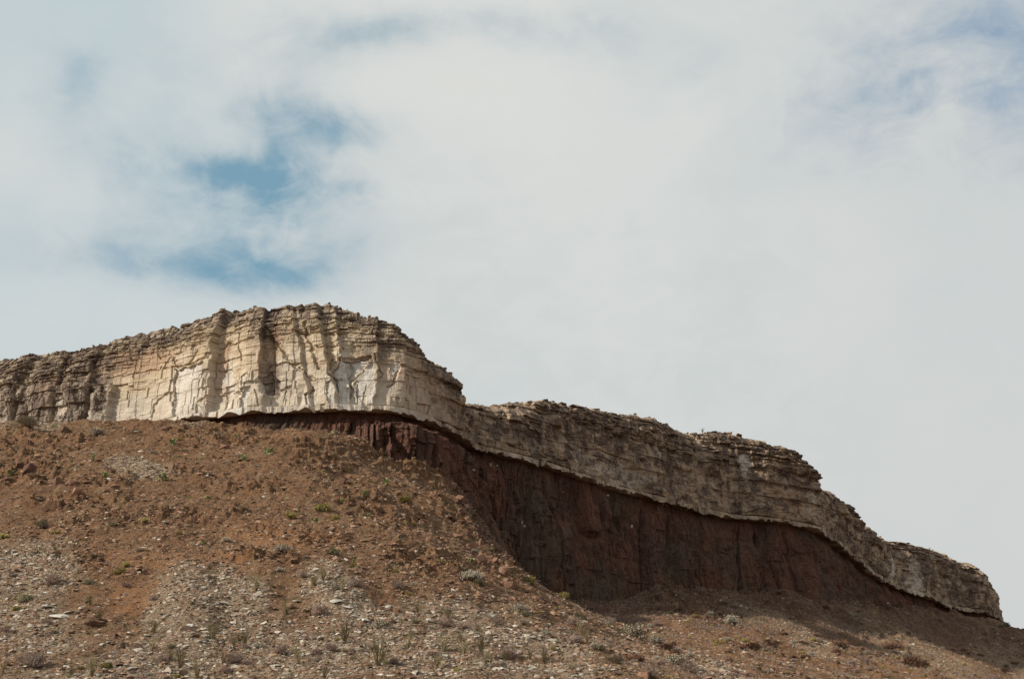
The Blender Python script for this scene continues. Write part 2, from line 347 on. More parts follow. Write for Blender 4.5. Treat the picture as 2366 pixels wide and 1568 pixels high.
EARTH, t, b = mat('red_earth')
sc, ba, ro = attr(t, 'scree'), attr(t, 'bare'), attr(t, 'rough')
n1 = obj_noise(t, .11, 7, .65); n2 = obj_noise(t, .7, 7, .75); n3 = obj_noise(t, 2.6, 6, .8); n4 = obj_noise(t, 1.3, 6, .75, (1, .7, 1)); n5 = obj_noise(t, 6.5, 4, .75); n6 = obj_noise(t, .25, 5, .7)
c = MIX(t, RANGE(t, n1, .38, .62), (0.172, 0.082, 0.041), (0.244, 0.127, 0.066))
c = MIX(t, RANGE(t, n2, .44, .64, 0, .85), c, (0.299, 0.165, 0.087))
c = MIX(t, RANGE(t, n6, .46, .66, 0, .6), c, (0.197, 0.131, 0.067))
c = MIX(t, M(t, 'MULTIPLY', ba, .7), c, (0.341, 0.165, 0.075))
c = MIX(t, RANGE(t, n2, .48, .34, 0, .9), c, (0.060, 0.029, 0.017))
c = MIX(t, RANGE(t, n4, .54, .68, 0, .6), c, (0.225, 0.180, 0.098))
c = MIX(t, RANGE(t, n4, .44, .34, 0, .7), c, (0.052, 0.027, 0.017))
c = MIX(t, M(t, 'MULTIPLY', attr(t, 'shale'), .92), c, MIX(t, RANGE(t, n2, .36, .64), (0.065, 0.033, 0.024), (0.158, 0.081, 0.052)))  # dark debris colour, also painted shade on the right slope
grv = MIX(t, RANGE(t, n3, .42, .62), (0.173, 0.108, 0.066), (0.548, 0.435, 0.309))
cov = M(t, 'MULTIPLY', sc, RANGE(t, n2, .30, .62, .40, 1.1), clamp=True)
c = MIX(t, cov, c, grv)
c = MIX(t, M(t, 'MULTIPLY', RANGE(t, n3, .58, .68), RANGE(t, ba, 0, 1, .7, .15)), c, (0.494, 0.339, 0.212))
c = MIX(t, M(t, 'MULTIPLY', RANGE(t, n3, .45, .36), RANGE(t, ba, 0, 1, .9, .25)), c, (0.033, 0.017, 0.011))
c = MIX(t, RANGE(t, n5, .58, .68, 0, .5), c, (0.494, 0.352, 0.232))
n7 = obj_noise(t, .55, 5, .65, (1, .16, .16))
c = MIX(t, RANGE(t, n7, .52, .68, 0, .45), c, (0.326, 0.218, 0.139))
c = MIX(t, RANGE(t, n7, .46, .34, 0, .35), c, (0.088, 0.050, 0.031))
setc(t, b, c); bump(t, b, M(t, 'ADD', n4, M(t, 'ADD', M(t, 'MULTIPLY', n3, 1.2), M(t, 'MULTIPLY', n5, .5))), 1.0, .45)

def stone_mat(name, dark, light, extra, use_attr=False):
    m, t, b = mat(name); n = obj_noise(t, 2.2, 5, .65); k = obj_noise(t, .8, 4, .6)
    oi = t.nodes.new('ShaderNodeObjectInfo'); f = attr(t, 'tone') if use_attr else oi.outputs['Random']
    c = MIX(t, f, dark, light); c = MIX(t, RANGE(t, n, .5, .7, 0, .6), c, extra); c = MIX(t, RANGE(t, k, .5, .3, 0, .4), c, tuple(x*.55 for x in dark))
    if use_attr: c = MIX(t, attr(t, 'pale'), c, MIX(t, f, (.26, .22, .17), (.54, .49, .41)))
    setc(t, b, c); bump(t, b, n, .5, .08); return m
PALE_STONE = stone_mat('pale_limestone', (.34, .305, .25), (.56, .52, .45), (.30, .25, .19))
RIM_STONE = stone_mat('weathered_limestone', (.17, .13, .095), (.33, .26, .18), (.115, .09, .07))
RED_STONE = stone_mat('red_stone', (.115, .062, .045), (.27, .155, .10), (.17, .10, .07))
RUBBLE = stone_mat('rubble', (.11, .06, .04), (.35, .22, .14), (.24, .15, .09), True)
def plant_mat(name, a, b_, c_=None):
    m, t, b = mat(name); oi = t.nodes.new('ShaderNodeObjectInfo'); n = obj_noise(t, 6, 3, .6)
    c = MIX(t, oi.outputs['Random'], a, b_); c = MIX(t, RANGE(t, n, .4, .65), c, c_ or a); setc(t, b, c)
    b.inputs['Roughness'].default_value = .8; return m
DRY = plant_mat('dry_twigs', (.31, .225, .19), (.38, .255, .21), (.27, .22, .175))
GREY = plant_mat('grey_leaves', (.27, .235, .18), (.33, .285, .225), (.28, .26, .18))
OLIVE = plant_mat('olive_stalks', (.19, .15, .075), (.24, .20, .10), (.15, .12, .07))
GREEN = plant_mat('green_pads', (.15, .19, .075), (.22, .25, .10), (.20, .215, .085))
YELLOW = plant_mat('yellow_leaves', (.30, .26, .075), (.25, .20, .05), (.34, .28, .12))
BUSHG = plant_mat('dull_green_leaves', (.20, .175, .095), (.25, .215, .125), (.16, .14, .08))
STRAW = plant_mat('straw_blades', (.38, .31, .19), (.30, .235, .14), (.42, .35, .24))
STEM = plant_mat('brown_stem', (.19, .14, .10), (.24, .17, .12))
RUST = plant_mat('rusty_leaves', (.16, .075, .05), (.19, .105, .065), (.13, .065, .045))

# ------------------------------------------------------------------ hillside (one sheet, out to the horizon)
ys = [110.0]
while ys[-1] < 470: ys.append(ys[-1]+.20*(ys[-1]/125)**.85)
ys = np.array(list(np.linspace(-3000, -80, 10))+list(np.linspace(-60, 108, 50))+ys+list(np.geomspace(474, 6000, 34)))
ts = np.r_[-np.geomspace(40, .44, 34)[:-1], np.linspace(-.43, .43, 1260), np.geomspace(.44, 40, 34)[1:]]
wid = np.maximum(ys, 90)
X = ts[None]*wid[:, None]; Y = np.repeat(ys[:, None], len(ts), 1)
Z = np.empty_like(X); SC = np.empty_like(X); BA = np.empty_like(X); RO = np.empty_like(X); SH = np.empty_like(X)
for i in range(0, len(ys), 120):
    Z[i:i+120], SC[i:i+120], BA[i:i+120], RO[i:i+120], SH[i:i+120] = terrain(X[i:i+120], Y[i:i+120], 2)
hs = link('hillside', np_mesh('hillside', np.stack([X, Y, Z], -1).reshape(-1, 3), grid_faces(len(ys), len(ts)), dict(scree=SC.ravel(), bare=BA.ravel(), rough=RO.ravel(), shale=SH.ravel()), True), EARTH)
hs['kind'] = 'structure'
del X, Y, Z, SC, BA, RO

# ------------------------------------------------------------------ limestone cap of the mesa
# sample columns so that each is about a pixel wide
dens_s = np.arange(0, TOTAL, .05); dx_, dy_, nx_, ny_, du_ = path(dens_s)
seen = (np.abs(proj(dx_, dy_, np.full_like(dx_, 95.))[0]-CU) < 1260)
w = np.where(seen, np.maximum(np.hypot(dx_, dy_)/1407*.62, .09), .6)
w = np.where(dens_s > PATH_S[itip]+14, .6, w)
cum = np.cumsum(.05/w); SS = np.interp(np.arange(0, cum[-1]), cum, dens_s)
px, py, nx, ny, pu = path(SS)
tu = np.array([p[0] for p in TOP]); tv = np.array([p[1] for p in TOP])
setb = 3.0+1.2*fbm(SS/9, SS*0, 31, 3)+sstep(1920, 2280, pu)*1.5
vtop = np.interp(pu, tu, tv)
ddx, ddy, ddz = pix_dir(pu, vtop)
ZT = CH+ddz/ddy*(py+setb*.9)
tail = sstep(PATH_S[itip], PATH_S[itip]+60, SS); ZT = ZT*(1-tail)+tail*92
ZT += (hash2(SS/1.7, SS*0, 3)-.5)*.5+(hash2(SS/.8, SS*0, 4)-.5)*.35+fbm(SS/4, SS*0, 5, 3)*.55-.25
H = ZT-ZB
NZ, NP = 330, 26
tt = np.linspace(0, 1, NZ)
S = np.repeat(SS[None], NZ, 0); U = np.repeat(pu[None], NZ, 0)
Zg = ZB+tt[:, None]*H[None]
Dg = proj(px, py, np.full_like(px, ZB))[1]
UU, VV = proj(np.repeat(px[None], NZ, 0), np.repeat(py[None], NZ, 0), Zg)
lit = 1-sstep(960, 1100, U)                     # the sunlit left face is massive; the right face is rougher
EDG = [0.0, .95, 1.15]
r_ = random.Random(5)
while EDG[-1] < 40: EDG.append(EDG[-1]+r_.choice((.45, .8, 1.2, 1.7, 2.3) if EDG[-1] < 11 else (.22, .32, .45, .6, .9))*r_.uniform(.7, 1.3))
EDG = np.array(EDG)
# buttresses
BT = [(-400,0),(-300,1.2),(-220,-.3),(-120,.8),(-40,-.2),(8,.5),(30,.6),(45,-.5),(60,-.5),(85,.7),(120,.3),(135,-.6),(160,.5),(198,.6),(210,-.3),(235,.1),(250,-.2),(300,.1),(380,.35),(470,1.0),(484,.9),(500,-.9),(520,-.8),
      (560,.15),(600,.65),(612,-.7),(640,-.8),(690,0),(706,.2),(716,-.5),(745,.35),(766,.7),(775,-.6),(792,-.1),(802,.35),(810,-.55),(840,.0),(868,.55),(880,-.35),(905,.35),(932,.95),(946,.2),(985,.7),(1000,.1),(1035,.6),(1058,.9),(1070,.0),
      (1090,-.5),(1105,.2),(1200,-.2),(1290,.5),(1310,.1),(1420,-.2),(1530,.5),(1545,.0),(1620,-.3),(1660,.6),(1720,.0),(1800,.5),(1890,.9),(1905,-.5),(1950,.2),(1990,.7),(2002,-.4),(2040,.4),(2055,-.5),(2085,-.2),(2100,.6),(2135,.3),(2142,-.3),(2190,.4),(2230,.0),(2260,.5),(2310,.2)]
BT = [(u_, d_) for u_, d_ in BT]
for i_ in range(1, len(BT)):                                  # the falling side of each fin is a sharp break
    if BT[i_][1] < BT[i_-1][1]-.55 and BT[i_][0] > 0: BT[i_] = (min(BT[i_][0], BT[i_-1][0]+5), BT[i_][1])
bu = np.array([p[0] for p in BT]); bd = np.array([p[1] for p in BT])
hh = Zg-ZB
Uw = U-lit*(hh-6)*-3.0*sstep(560, 640, U)*(1-sstep(760, 860, U))+fbm(S/7, Zg/5, 51, 4)*9+vn(S/1.1, Zg/.9, 52)*2
li0 = np.searchsorted(EDG, np.clip(hh, 0, 39.9), side='right')-1; ly0 = (hash2(li0, li0*0, 23)-.5)*2
tp_ = sstep(.6, .85, tt[:, None])
Uw = Uw+ly0*(1.2*lit+3.0*(1-lit)+2.5*tp_)
D1 = np.interp(Uw, bu, bd)*(1.05*lit+1.35*(1-lit))*(1+ly0*(.04*lit+.28*(1-lit)+.2*tp_))
# finer facets, vertical joints
jw = S+fbm(Zg/14, S/11, 53, 3)*1.6
j1 = (hash2(jw/2.3, Zg*0, 11)-.5)*.55; j2 = (hash2(jw/1.05+30, np.floor(Zg/3.1), 12)-.5)*.22
fr = np.abs(((jw/2.3) % 1)-.5)*2; 
D1 += j1*(.40+.4*(1-lit))+j2*(.7+.3*(1-lit))
crk = (np.abs(vn(S/2.6+vn(S/2, np.floor(Zg/1.4), 58)*.12, Zg/40, 54)) < .03)*sstep(0, .4, fbm(S/5, Zg/5, 55, 2)+.05)
D1 -= crk*.3
# fluting of the right-hand face
rt_ = 1-lit
D1 += rt_*(ridged(S/4.2, Zg/11, 56, 3)*.45+fbm(S/1.6, Zg/1.0, 57, 4)*.55+fbm(S/7, Zg/5, 59, 3)*1.3)
bq = np.floor(S/2.9+hash2(li0//2, li0*0, 60)*5); D1 += rt_*(hash2(bq, li0//2, 66)-.5)*1.1*sstep(.25, .7, tt[:, None])
# bedding
edges = EDG
zl = hh+fbm(S/14, S*0, 61, 3)*.55*sstep(.8, 2.2, hh)+vn(S/2.1, S*0, 62)*.08
zl = np.clip(zl, 0, 39.9)
li = np.searchsorted(edges, zl, side='right')-1
lo = edges[li]; hi = edges[np.minimum(li+1, len(edges)-1)]; th = hi-lo; f = (zl-lo)/np.maximum(th, .01)
bw = 1.1+2.6*hash2(li, li*0, 21)
bi = np.floor(S/bw+hash2(li, li*0, 22)*9+vn(S/3.3, li*1.7, 24)*.35)
rel = tt[:, None]+fbm(S/9, S*0+3, 63, 3)*.10
upper = sstep(.56, .80, rel)*lit+(1-lit)*(.30+.6*sstep(.45, .85, rel))*sstep(-.5, .2, fbm(S/7, Zg/4, 65, 3)+.1)
upper = np.maximum(upper, (1-sstep(200, 262, U))*.8)
upper = np.maximum(upper, sstep(860, 1000, U)*lit*.65*sstep(.2, .6, rel))
lay = (hash2(li, li*0, 23)-.5)*2; blk = (hash2(li, bi, 25)-.5)*2
massive = .045+.05*sstep(.0, .5, fbm(S/8, Zg/5, 64, 3))
D2 = lay*(massive*(1-upper)+.27*upper)+blk*(massive*.55*(1-upper)+.32*upper)
gm = np.clip(hash2(li, np.floor(S/5.5), 26)*1.6-.55, 0, 1)*(1-upper)+upper
edge = np.maximum(1-f*th/.13, 0)+np.maximum(1-(1-f)*th/.07, 0)
D2 -= np.clip(edge, 0, 1)*gm*(.07+.19*upper)*sstep(-.35, .2, fbm(S/4+li*3.3, Zg*0, 67, 2)+upper*.3)
bx = (S/bw+hash2(li, li*0, 22)*9+vn(S/3.3, li*1.7, 24)*.35) % 1; bx = np.minimum(bx, 1-bx)*bw
D2 -= np.clip(1-bx/.10, 0, 1)*(.012+.22*upper)*(hash2(li, bi, 27) > .45)
# spalled scars: plates missing from the massive face, with sharp broken edges
sq_ = np.floor(S/.55+hash2(li, li*0, 70))*.55; sc1 = fbm(sq_/6.2, lo/4.2, 71, 4); sc2 = fbm(sq_/3.0, lo/5.5, 72, 4)
D2 -= (1-upper)*((sc1 > .34)*.30+(sc2 > .36)*.24)*(.5+.5*lit)
# joints and partings seen in the photograph, and the panels between them that have dropped out
CRACKS = [(2.6,.55,[(398,847),(436,840),(477,831)]),(1.8,.3,[(436,839),(446,822),(456,806)]),(1.6,.22,[(248,871),(298,863),(320,862),(352,855),(397,848)]),(1.6,.25,[(300,811),(301,822),(303,833)]),(1.8,.3,[(362,775),(363,800),(366,830)]),
 (2.6,.4,[(402,906),(390,908),(379,915),(366,922),(360,932),(356,950),(352,964)]),(2.4,.4,[(486,912),(471,919),(462,928),(449,931),(450,944)]),(2.2,.4,[(196,827),(228,817),(275,808),(300,800),(335,795),(400,786),(474,776)]),
 (2.6,.5,[(280,779),(281,792),(283,808)]),(2.4,.4,[(228,806),(229,816)]),(2.2,.35,[(330,768),(334,793)]),(3,.5,[(360,752),(363,778)]),(2.2,.4,[(400,745),(398,780)]),(4.5,.6,[(622,770),(635,786),(650,800),(662,822),(670,834),(684,845),(700,858),(720,874)]),
 (4,.6,[(700,740),(708,772),(718,800),(729,828),(736,850)]),(3,.5,[(765,828),(760,850),(762,866),(775,884),(776,902),(777,936)]),(3,.5,[(763,868),(776,874),(787,870)]),(3.4,.7,[(784,829),(812,828),(856,826)]),
 (2.6,.45,[(813,838),(808,869),(814,894),(806,915)]),(2.6,.45,[(848,850),(827,864),(813,876)]),(2.4,.45,[(646,897),(669,893)]),(2.6,.5,[(704,908),(716,900),(723,895)]),(2.6,.4,[(919,855),(908,888),(896,892)]),
 (2.2,.35,[(625,771),(630,800),(633,832)]),(2.4,.4,[(868,820),(872,840),(882,870)]),(2.2,.4,[(916,918),(919,941)]),(1.8,.3,[(540,735),(545,780),(556,830)]),(2,.35,[(500,800),(520,790),(560,784),(588,778)]),(1.8,.3,[(498,838),(520,826),(550,820),(590,818)]),
 (2.2,.4,[(640,770),(680,764),(720,768),(768,770)]),(2,.35,[(735,800),(760,796),(790,800)]),(2.2,.35,[(620,840),(650,834),(690,838)]),(2,.3,[(510,905),(530,898),(548,905)]),(2,.35,[(590,900),(600,925),(598,942)]),(2.6,.5,[(160,880),(190,885),(255,889)]),
 (2.2,.35,[(60,890),(110,880),(160,882)]),(3,.5,[(205,900),(207,940),(203,968)]),(2.5,.4,[(40,850),(44,910),(38,960)]),(2.2,.4,[(1108,1003),(1180,1030),(1240,1052),(1300,1068)]),(2,.35,[(1340,1030),(1400,1045),(1450,1062)]),(2.4,.5,[(1906,1120),(1912,1180),(1918,1225)]),
 (2.6,.5,[(2000,1200),(2008,1250),(2016,1310)]),(2,.35,[(1700,1185),(1760,1178),(1830,1190)]),(2,.3,[(2188,1290),(2192,1330),(2200,1380)]),(2,.35,[(2236,1300),(2240,1350),(2238,1400)]),(2.2,.4,[(2140,1395),(2200,1402),(2260,1400),(2300,1412)]),(2.2,.4,[(2098,1330),(2106,1360),(2112,1385)]),
 (1.8,.3,[(1640,1010),(1680,1006),(1740,1016),(1800,1034)]),(1.8,.3,[(1650,1026),(1700,1020),(1760,1030),(1830,1056)]),(1.6,.25,[(2092,1300),(2125,1296)]),(1.6,.25,[(2094,1322),(2128,1318)])]
cwu = UU+fbm(S/1.3, Zg/1.1, 171, 3)*7; cwv = VV+fbm(S/1.3+5, Zg/1.1, 172, 3)*5
for w_, dp_, pts_ in CRACKS:
    a_ = np.array(pts_, float); m_ = (cwu > a_[:, 0].min()-w_*2) & (cwu < a_[:, 0].max()+w_*2) & (cwv > a_[:, 1].min()-w_*2) & (cwv < a_[:, 1].max()+w_*2)
    X_, Y_ = cwu[m_], cwv[m_]; best = np.full(X_.shape, 99.)
    for p0, p1 in zip(a_[:-1], a_[1:]):
        e_ = p1-p0; k_ = np.clip(((X_-p0[0])*e_[0]+(Y_-p0[1])*e_[1])/(e_@e_), 0, 1); best = np.minimum(best, np.hypot(X_-p0[0]-k_*e_[0], Y_-p0[1]-k_*e_[1]))
    D2[m_] -= np.clip((w_*1.25-best)/(w_*.6), 0, 1)*dp_
PANELS = [(.5,.75,0,[(402,853),(430,848),(474,838),(478,900),(452,930),(472,945),(475,965),(400,970)]),(.6,1,0,[(786,830),(850,828),(846,850),(815,878),(822,940),(790,940),(777,900),(768,860)]),(.3,1,0,[(822,870),(850,852),(862,832),(866,870),(858,935),(835,938),(820,905)]),
 (.6,.9,0,[(553,893),(575,888),(572,942),(556,942)]),(.5,.9,0,[(704,907),(723,896),(731,938),(706,938)]),(.35,.9,0,[(758,880),(775,870),(783,938),(756,938)]),(.3,.85,0,[(903,830),(925,835),(922,858),(908,882),(900,862)]),(.25,.8,0,[(560,860),(570,862),(566,890),(556,888)]),
 (.3,.5,0,[(500,850),(530,846),(536,900),(520,925),(500,900)]),(.35,.0,.9,[(600,870),(625,850),(642,880),(640,912),(612,905)]),(.4,0,.7,[(600,740),(622,760),(628,800),(610,830),(602,790)]),
 (.7,.9,0,[(1706,1050),(1722,1042),(1736,1056),(1738,1080),(1722,1106),(1708,1084)]),(.55,0,.9,[(1112,952),(1200,975),(1245,1000),(1262,1055),(1185,1035),(1108,1000)]),(.5,.6,0,[(2090,1290),(2126,1284),(2132,1350),(2120,1388),(2098,1350)]),(.4,.75,0,[(2060,1268),(2070,1280),(2068,1345),(2055,1345)]),
 (.3,0,.7,[(1300,955),(1420,975),(1500,1010),(1440,1050),(1340,1010)]),(.3,0,.8,[(1910,1200),(1940,1180),(1965,1250),(1945,1262)]),(.25,.35,0,[(1380,1060),(1440,1075),(1430,1110),(1385,1095)]),(.3,.3,0,[(1870,1180),(1900,1175),(1905,1220),(1878,1215)]),(.3,0,.8,[(180,905),(200,900),(205,950),(185,955)]),(.3,0,.8,[(225,905),(248,905),(250,960),(230,955)]),(.3,.3,0,[(130,930),(160,925),(165,965),(132,965)])]
PNP = np.zeros_like(U); PNS = np.zeros_like(U)
for dp_, pa_, st_, pts_ in PANELS:
    a_ = np.array(pts_, float); m_ = (cwu > a_[:, 0].min()) & (cwu < a_[:, 0].max()) & (cwv > a_[:, 1].min()) & (cwv < a_[:, 1].max())
    X_, Y_ = cwu[m_], cwv[m_]; ins = np.zeros(X_.shape, bool)
    for p0, p1 in zip(a_, np.roll(a_, -1, 0)):
        c_ = ((p0[1] > Y_) != (p1[1] > Y_)) & (X_ < (p1[0]-p0[0])*(Y_-p0[1])/(p1[1]-p0[1]+1e-9)+p0[0]); ins ^= c_
    D2[m_] -= ins*dp_; PNP[m_] = np.maximum(PNP[m_], ins*pa_); PNS[m_] = np.maximum(PNS[m_], ins*st_)
# a lower tier juts out at the far left
low = (1-sstep(252, 260, Uw))*sstep(886, 890, VV+vn(S/2, S*0, 73)*4)
D2 += low*1.3
D2 += low*fbm(S/1.6, Zg/3, 74, 4)*.6
# bottom course: a thin bed of pale blocks with a shadowed parting above it
crs = (hh < .95)
D2 = np.where(crs, .42+(hash2(S/.9+vn(S/3, S*0, 75), S*0, 28)-.5)*.42-(1-lit)*.0, D2)
D1 = np.where(crs, D1*.25+.15-(hash2(S/1.3+vn(S/2, S*0, 75)*1.6, S*0, 129) > .86)*.8, D1*sstep(-.5, 2.5, hh))
part = ((hh >= .95) & (hh < 1.25))*sstep(-.25, .15, fbm(S/5, S*0, 76, 3))
D2 -= part*(.5+.35*(1-lit))
# openings: alcoves
for (cu_, cv_, ru_, rv_, dep) in ((610,870,18,40,.9),(700,915,14,26,.6),(1005,930,14,12,.8),(1480,1066,9,7,1.1),(1515,1000,12,20,.5),(1860,1122,13,6,.7),(2005,1290,12,12,.8),(805,850,20,36,.5),(1270,1010,60,14,.5)):
    D2 -= np.clip(1.15-np.hypot((U-cu_+fbm(S/1.5, Zg/1.5, 77, 3)*10)/ru_, (VV-cv_)/rv_), 0, 1)*dep
rough = fbm(S/.9, Zg/.5, 81, 4)*(.07+.13*upper)+fbm(S/2.6, Zg/1.8, 82, 3)*(.12+.16*upper)
# top of the face steps back
tb = np.clip((rel-.66)/.34, 0, 1); tb2 = np.clip((tt[:, None]-.72)/.28, 0, 1)
back = (tb2**1.5)*setb[None]*.85*(1+.15*lay)
tipf = sstep(2200, 2300, U); back += tipf*setb[None]*np.clip((tt[:, None]-.25)/.75, 0, 1)**1.6*1.0
lean = .035*hh
D = D1+D2+rough-back-lean
Zg = Zg-(hh < .95)*(.95-hh)*((hash2(S/1.3+vn(S/2, S*0, 75)*1.6, S*0, 29)-.45)*(.30+.35*(1-lit))+fbm(S/2.4, S*0, 30, 3)*.8)
Xc = px[None]+nx[None]*D; Yc = py[None]+ny[None]*D
# underside: from the drip edge back under the cap
und = np.array([3.2, 1.6])[:, None]
Xu = px[None]+nx[None]*(D[0][None]-und); Yu = py[None]+ny[None]*(D[0][None]-und); Zu = np.full_like(Xu, ZB)+und*.10+.02
# plateau behind the rim
pb = np.linspace(0, 1, NP+1)[1:, None]**1.7*34
Dp = D[-1][None]-pb
Xp = px[None]+nx[None]*Dp; Yp = py[None]+ny[None]*Dp
Zp = Zg[-1][None]-.02*pb+(fbm(Xp/2, Yp/2, 91, 3)*.35)*np.minimum(pb/2, 1)-sstep(12, 34, pb)*16
Xa = np.r_[Xu, Xc, Xp]; Ya = np.r_[Yu, Yc, Yp]; Za = np.r_[Zu, Zg, Zp]
nR = Xa.shape[0]
# colour masks: fresh white scars, grey and brown weathering with painted shade
PALE = [(430,935,50,30,0),(520,890,20,60,0),(800,930,110,14,0),(790,850,16,60,5),(840,900,34,46,0),(600,944,140,8,0),(1400,1085,60,26,18),(1470,1110,60,16,18),(1880,1160,16,20,0),(1330,1050,30,14,20),(150,945,26,22,0),(2112,1340,30,50,0)]
STAIN = [(120,850,130,28,-4),(60,930,70,60,0),(200,925,60,45,0),(230,910,22,50,0),(1180,1000,130,34,14),(1130,980,40,40,0),(1330,960,200,22,6),(1480,1000,140,40,12),(1620,1070,190,50,15),(1750,1030,160,18,10),(1820,1080,70,50,20),
         (1960,1210,45,60,25),(1960,1240,18,30,0),(2200,1290,90,14,10),(2180,1330,50,26,0),(2240,1340,50,60,0),(1040,880,40,30,40),(990,820,50,20,45),(625,875,22,40,0),(600,770,26,40,0),(870,800,40,40,30),(2030,1270,40,40,0)]
WARM = [(300,840,90,30,-10),(500,850,12,90,0),(620,820,20,60,0),(960,880,60,50,0),(1010,940,60,40,20),(1370,1060,60,26,15),(1290,1030,40,20,0),(1560,1130,80,26,12),(1750,1150,120,36,5),(1830,1130,60,50,0),(110,910,24,40,0),(1050,990,40,30,20),(2050,1300,14,40,0),(1850,1200,50,14,0)]
wu = U+fbm(S/3, Zg/2.4, 95, 4)*26; wv = VV+fbm(S/3+7, Zg/2.4, 96, 4)*20
pl = np.zeros_like(U); stn = np.zeros_like(U); wm = np.zeros_like(U)
for c in PALE: pl = np.maximum(pl, ell(wu, wv, c, .7)*.55)
pl = np.maximum(pl*hash2(li, bi, 177)**.6, PNP*(.7+.3*vn(S/.8, Zg/2, 178)))
for c in STAIN: stn = np.maximum(stn, ell(wu, wv, c, .6)*.8)
stn = np.maximum(stn, PNS)
for c in WARM: wm = np.maximum(wm, ell(wu, wv, c, .6))
pl = np.maximum(pl, crs*sstep(-.5, .3, fbm(S/4, S*0, 199, 3))*(.5+.5*lit)*hash2(S/.9, S*0, 97)*.9)
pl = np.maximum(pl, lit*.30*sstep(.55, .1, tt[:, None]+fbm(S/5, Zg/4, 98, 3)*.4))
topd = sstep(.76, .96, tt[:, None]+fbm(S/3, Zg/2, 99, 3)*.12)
stn = np.clip(np.maximum(stn*.85, topd*.85)+(1-lit)*.68+(upper*.30)+(1-sstep(150, 300, UU))*.38+sstep(900, 1000, UU)*lit*.25+crk*.3, 0, 1)  # weathering, plus shade painted into the far left and right face
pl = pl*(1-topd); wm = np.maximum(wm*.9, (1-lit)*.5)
cgate = crs*sstep(-.35, .35, fbm(S/4, S*0, 199, 3))
stn = stn*(1-PNP)*(1-.65*cgate)
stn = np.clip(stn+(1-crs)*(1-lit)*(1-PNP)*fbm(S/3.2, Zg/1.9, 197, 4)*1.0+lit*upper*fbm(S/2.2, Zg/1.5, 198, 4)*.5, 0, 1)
ext = lambda A, top: np.r_[np.repeat(A[:1], 2, 0), A, np.full((NP, A.shape[1]), top)]
cl_me = np_mesh('limestone_cliff', np.stack([Xa, Ya, Za], -1).reshape(-1, 3), grid_faces(nR, len(SS)), dict(pale=ext(pl, 0.).ravel(), stain_shade=ext(stn, .7).ravel(), warm=ext(wm, 0.).ravel()), False)
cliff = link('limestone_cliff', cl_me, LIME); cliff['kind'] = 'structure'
RIMX, RIMY, RIMZ, RIMU = Xc[-1].copy(), Yc[-1].copy(), Zg[-1].copy(), pu.copy()

# ------------------------------------------------------------------ red rock face under the cap
SR = SS[::1]; rx, ry, rnx, rny, ru = path(SR)
zb = tbase(rx, ry)-22
NZR = 300; t2 = np.linspace(1, 0, NZR)[::-1]
Zr = zb[None]+t2[:, None]*(ZB+.35-zb)[None]; Sr = np.repeat(SR[None], NZR, 0); Ur = np.repeat(ru[None], NZR, 0)
dn = ZB-Zr
recess = sstep(1030, 1120, Ur)
batter = .45*(1-recess)+.10*recess+.15*sstep(1500, 1950, Ur)
w1 = Sr+fbm(Zr/8, Sr/9, 101, 3)*1.2+dn*.06
Dr = -1.6+fbm(Sr/2.2, Sr*0, 112, 4)*.9+batter*dn*sstep(0, 3, dn)
Dr += ridged(w1/5.2, Zr/22, 102, 4)*.55*sstep(.5, 3, dn)+ridged(w1/1.7, Zr/6, 103, 3)*.22*sstep(.3, 2, dn)+fbm(Sr/6, Zr/12, 110, 4)*2.0*sstep(1, 6, dn)-np.clip(.13-np.abs(vn(w1/4.5, Zr/30, 113)), 0, .13)*11*sstep(1, 4, dn)+(hash2(w1/3.4, np.floor(Zr/4.2+hash2(w1/3.4, Zr*0, 114)*4), 115)-.5)*.45*sstep(1, 4, dn)+fbm(Sr/1.4, Zr/1.2, 111, 4)*.35*sstep(1, 5, dn)
Dr += (hash2(w1/1.15, np.floor(Zr/6.5+hash2(w1/1.15, Zr*0, 9)*3), 104)-.5)*.45*sstep(.3, 1.5, dn)
Dr += fbm(w1/.8, Zr/1.6, 105, 3)*.22+fbm(Sr/14, Zr/20, 106, 2)*1.2*sstep(2, 8, dn)*recess
# the lit nose has a tier: slope under the cap, then a columned step
tier = sstep(820, 880, Ur)*(1-sstep(1085, 1130, Ur))
tz = 3.3+sstep(900, 1060, Ur)*.8+fbm(Sr/3, Sr*0, 107, 3)*.8
Dr += tier*sstep(tz, tz+.8, dn)*(((w1/2.7) % 1)-.5)*1.9
Dr += tier*sstep(tz-.9, tz, dn)*3.2-tier*batter*np.clip(dn-tz, 0, 8)*.75
# columns with missing pieces
Dr += (sstep(480, 900, Ur)*(1-sstep(1150, 1300, Ur))*.6+.25)*(hash2(w1/.9, np.floor(Zr/3.1+hash2(w1/.75, Zr*0, 19)*2), 108)-.5)*.9*sstep(.6, 1.5, dn)
Xr = rx[None]+rnx[None]*Dr; Yr = ry[None]+rny[None]*Dr
VVr = proj(Xr, Yr, Zr)[1]; UUr = proj(Xr, Yr, Zr)[0]
for (cu_, cv_, ru_, rv_, dep) in ((1200,1187,12,11,1.2),(1258,1262,5,6,.8),(1075,1075,5,24,.9),(1110,1110,5,90,.7),(1195,1350,6,40,.6),(1650,1040,8,5,.8)):
    q = np.clip(1.2-np.hypot((UUr-cu_+fbm(Sr, Zr, 109, 2)*5)/ru_, (VVr-cv_)/rv_), 0, 1)*dep
    Xr -= rnx[None]*q; Yr -= rny[None]*q
rp = np.zeros_like(Ur)
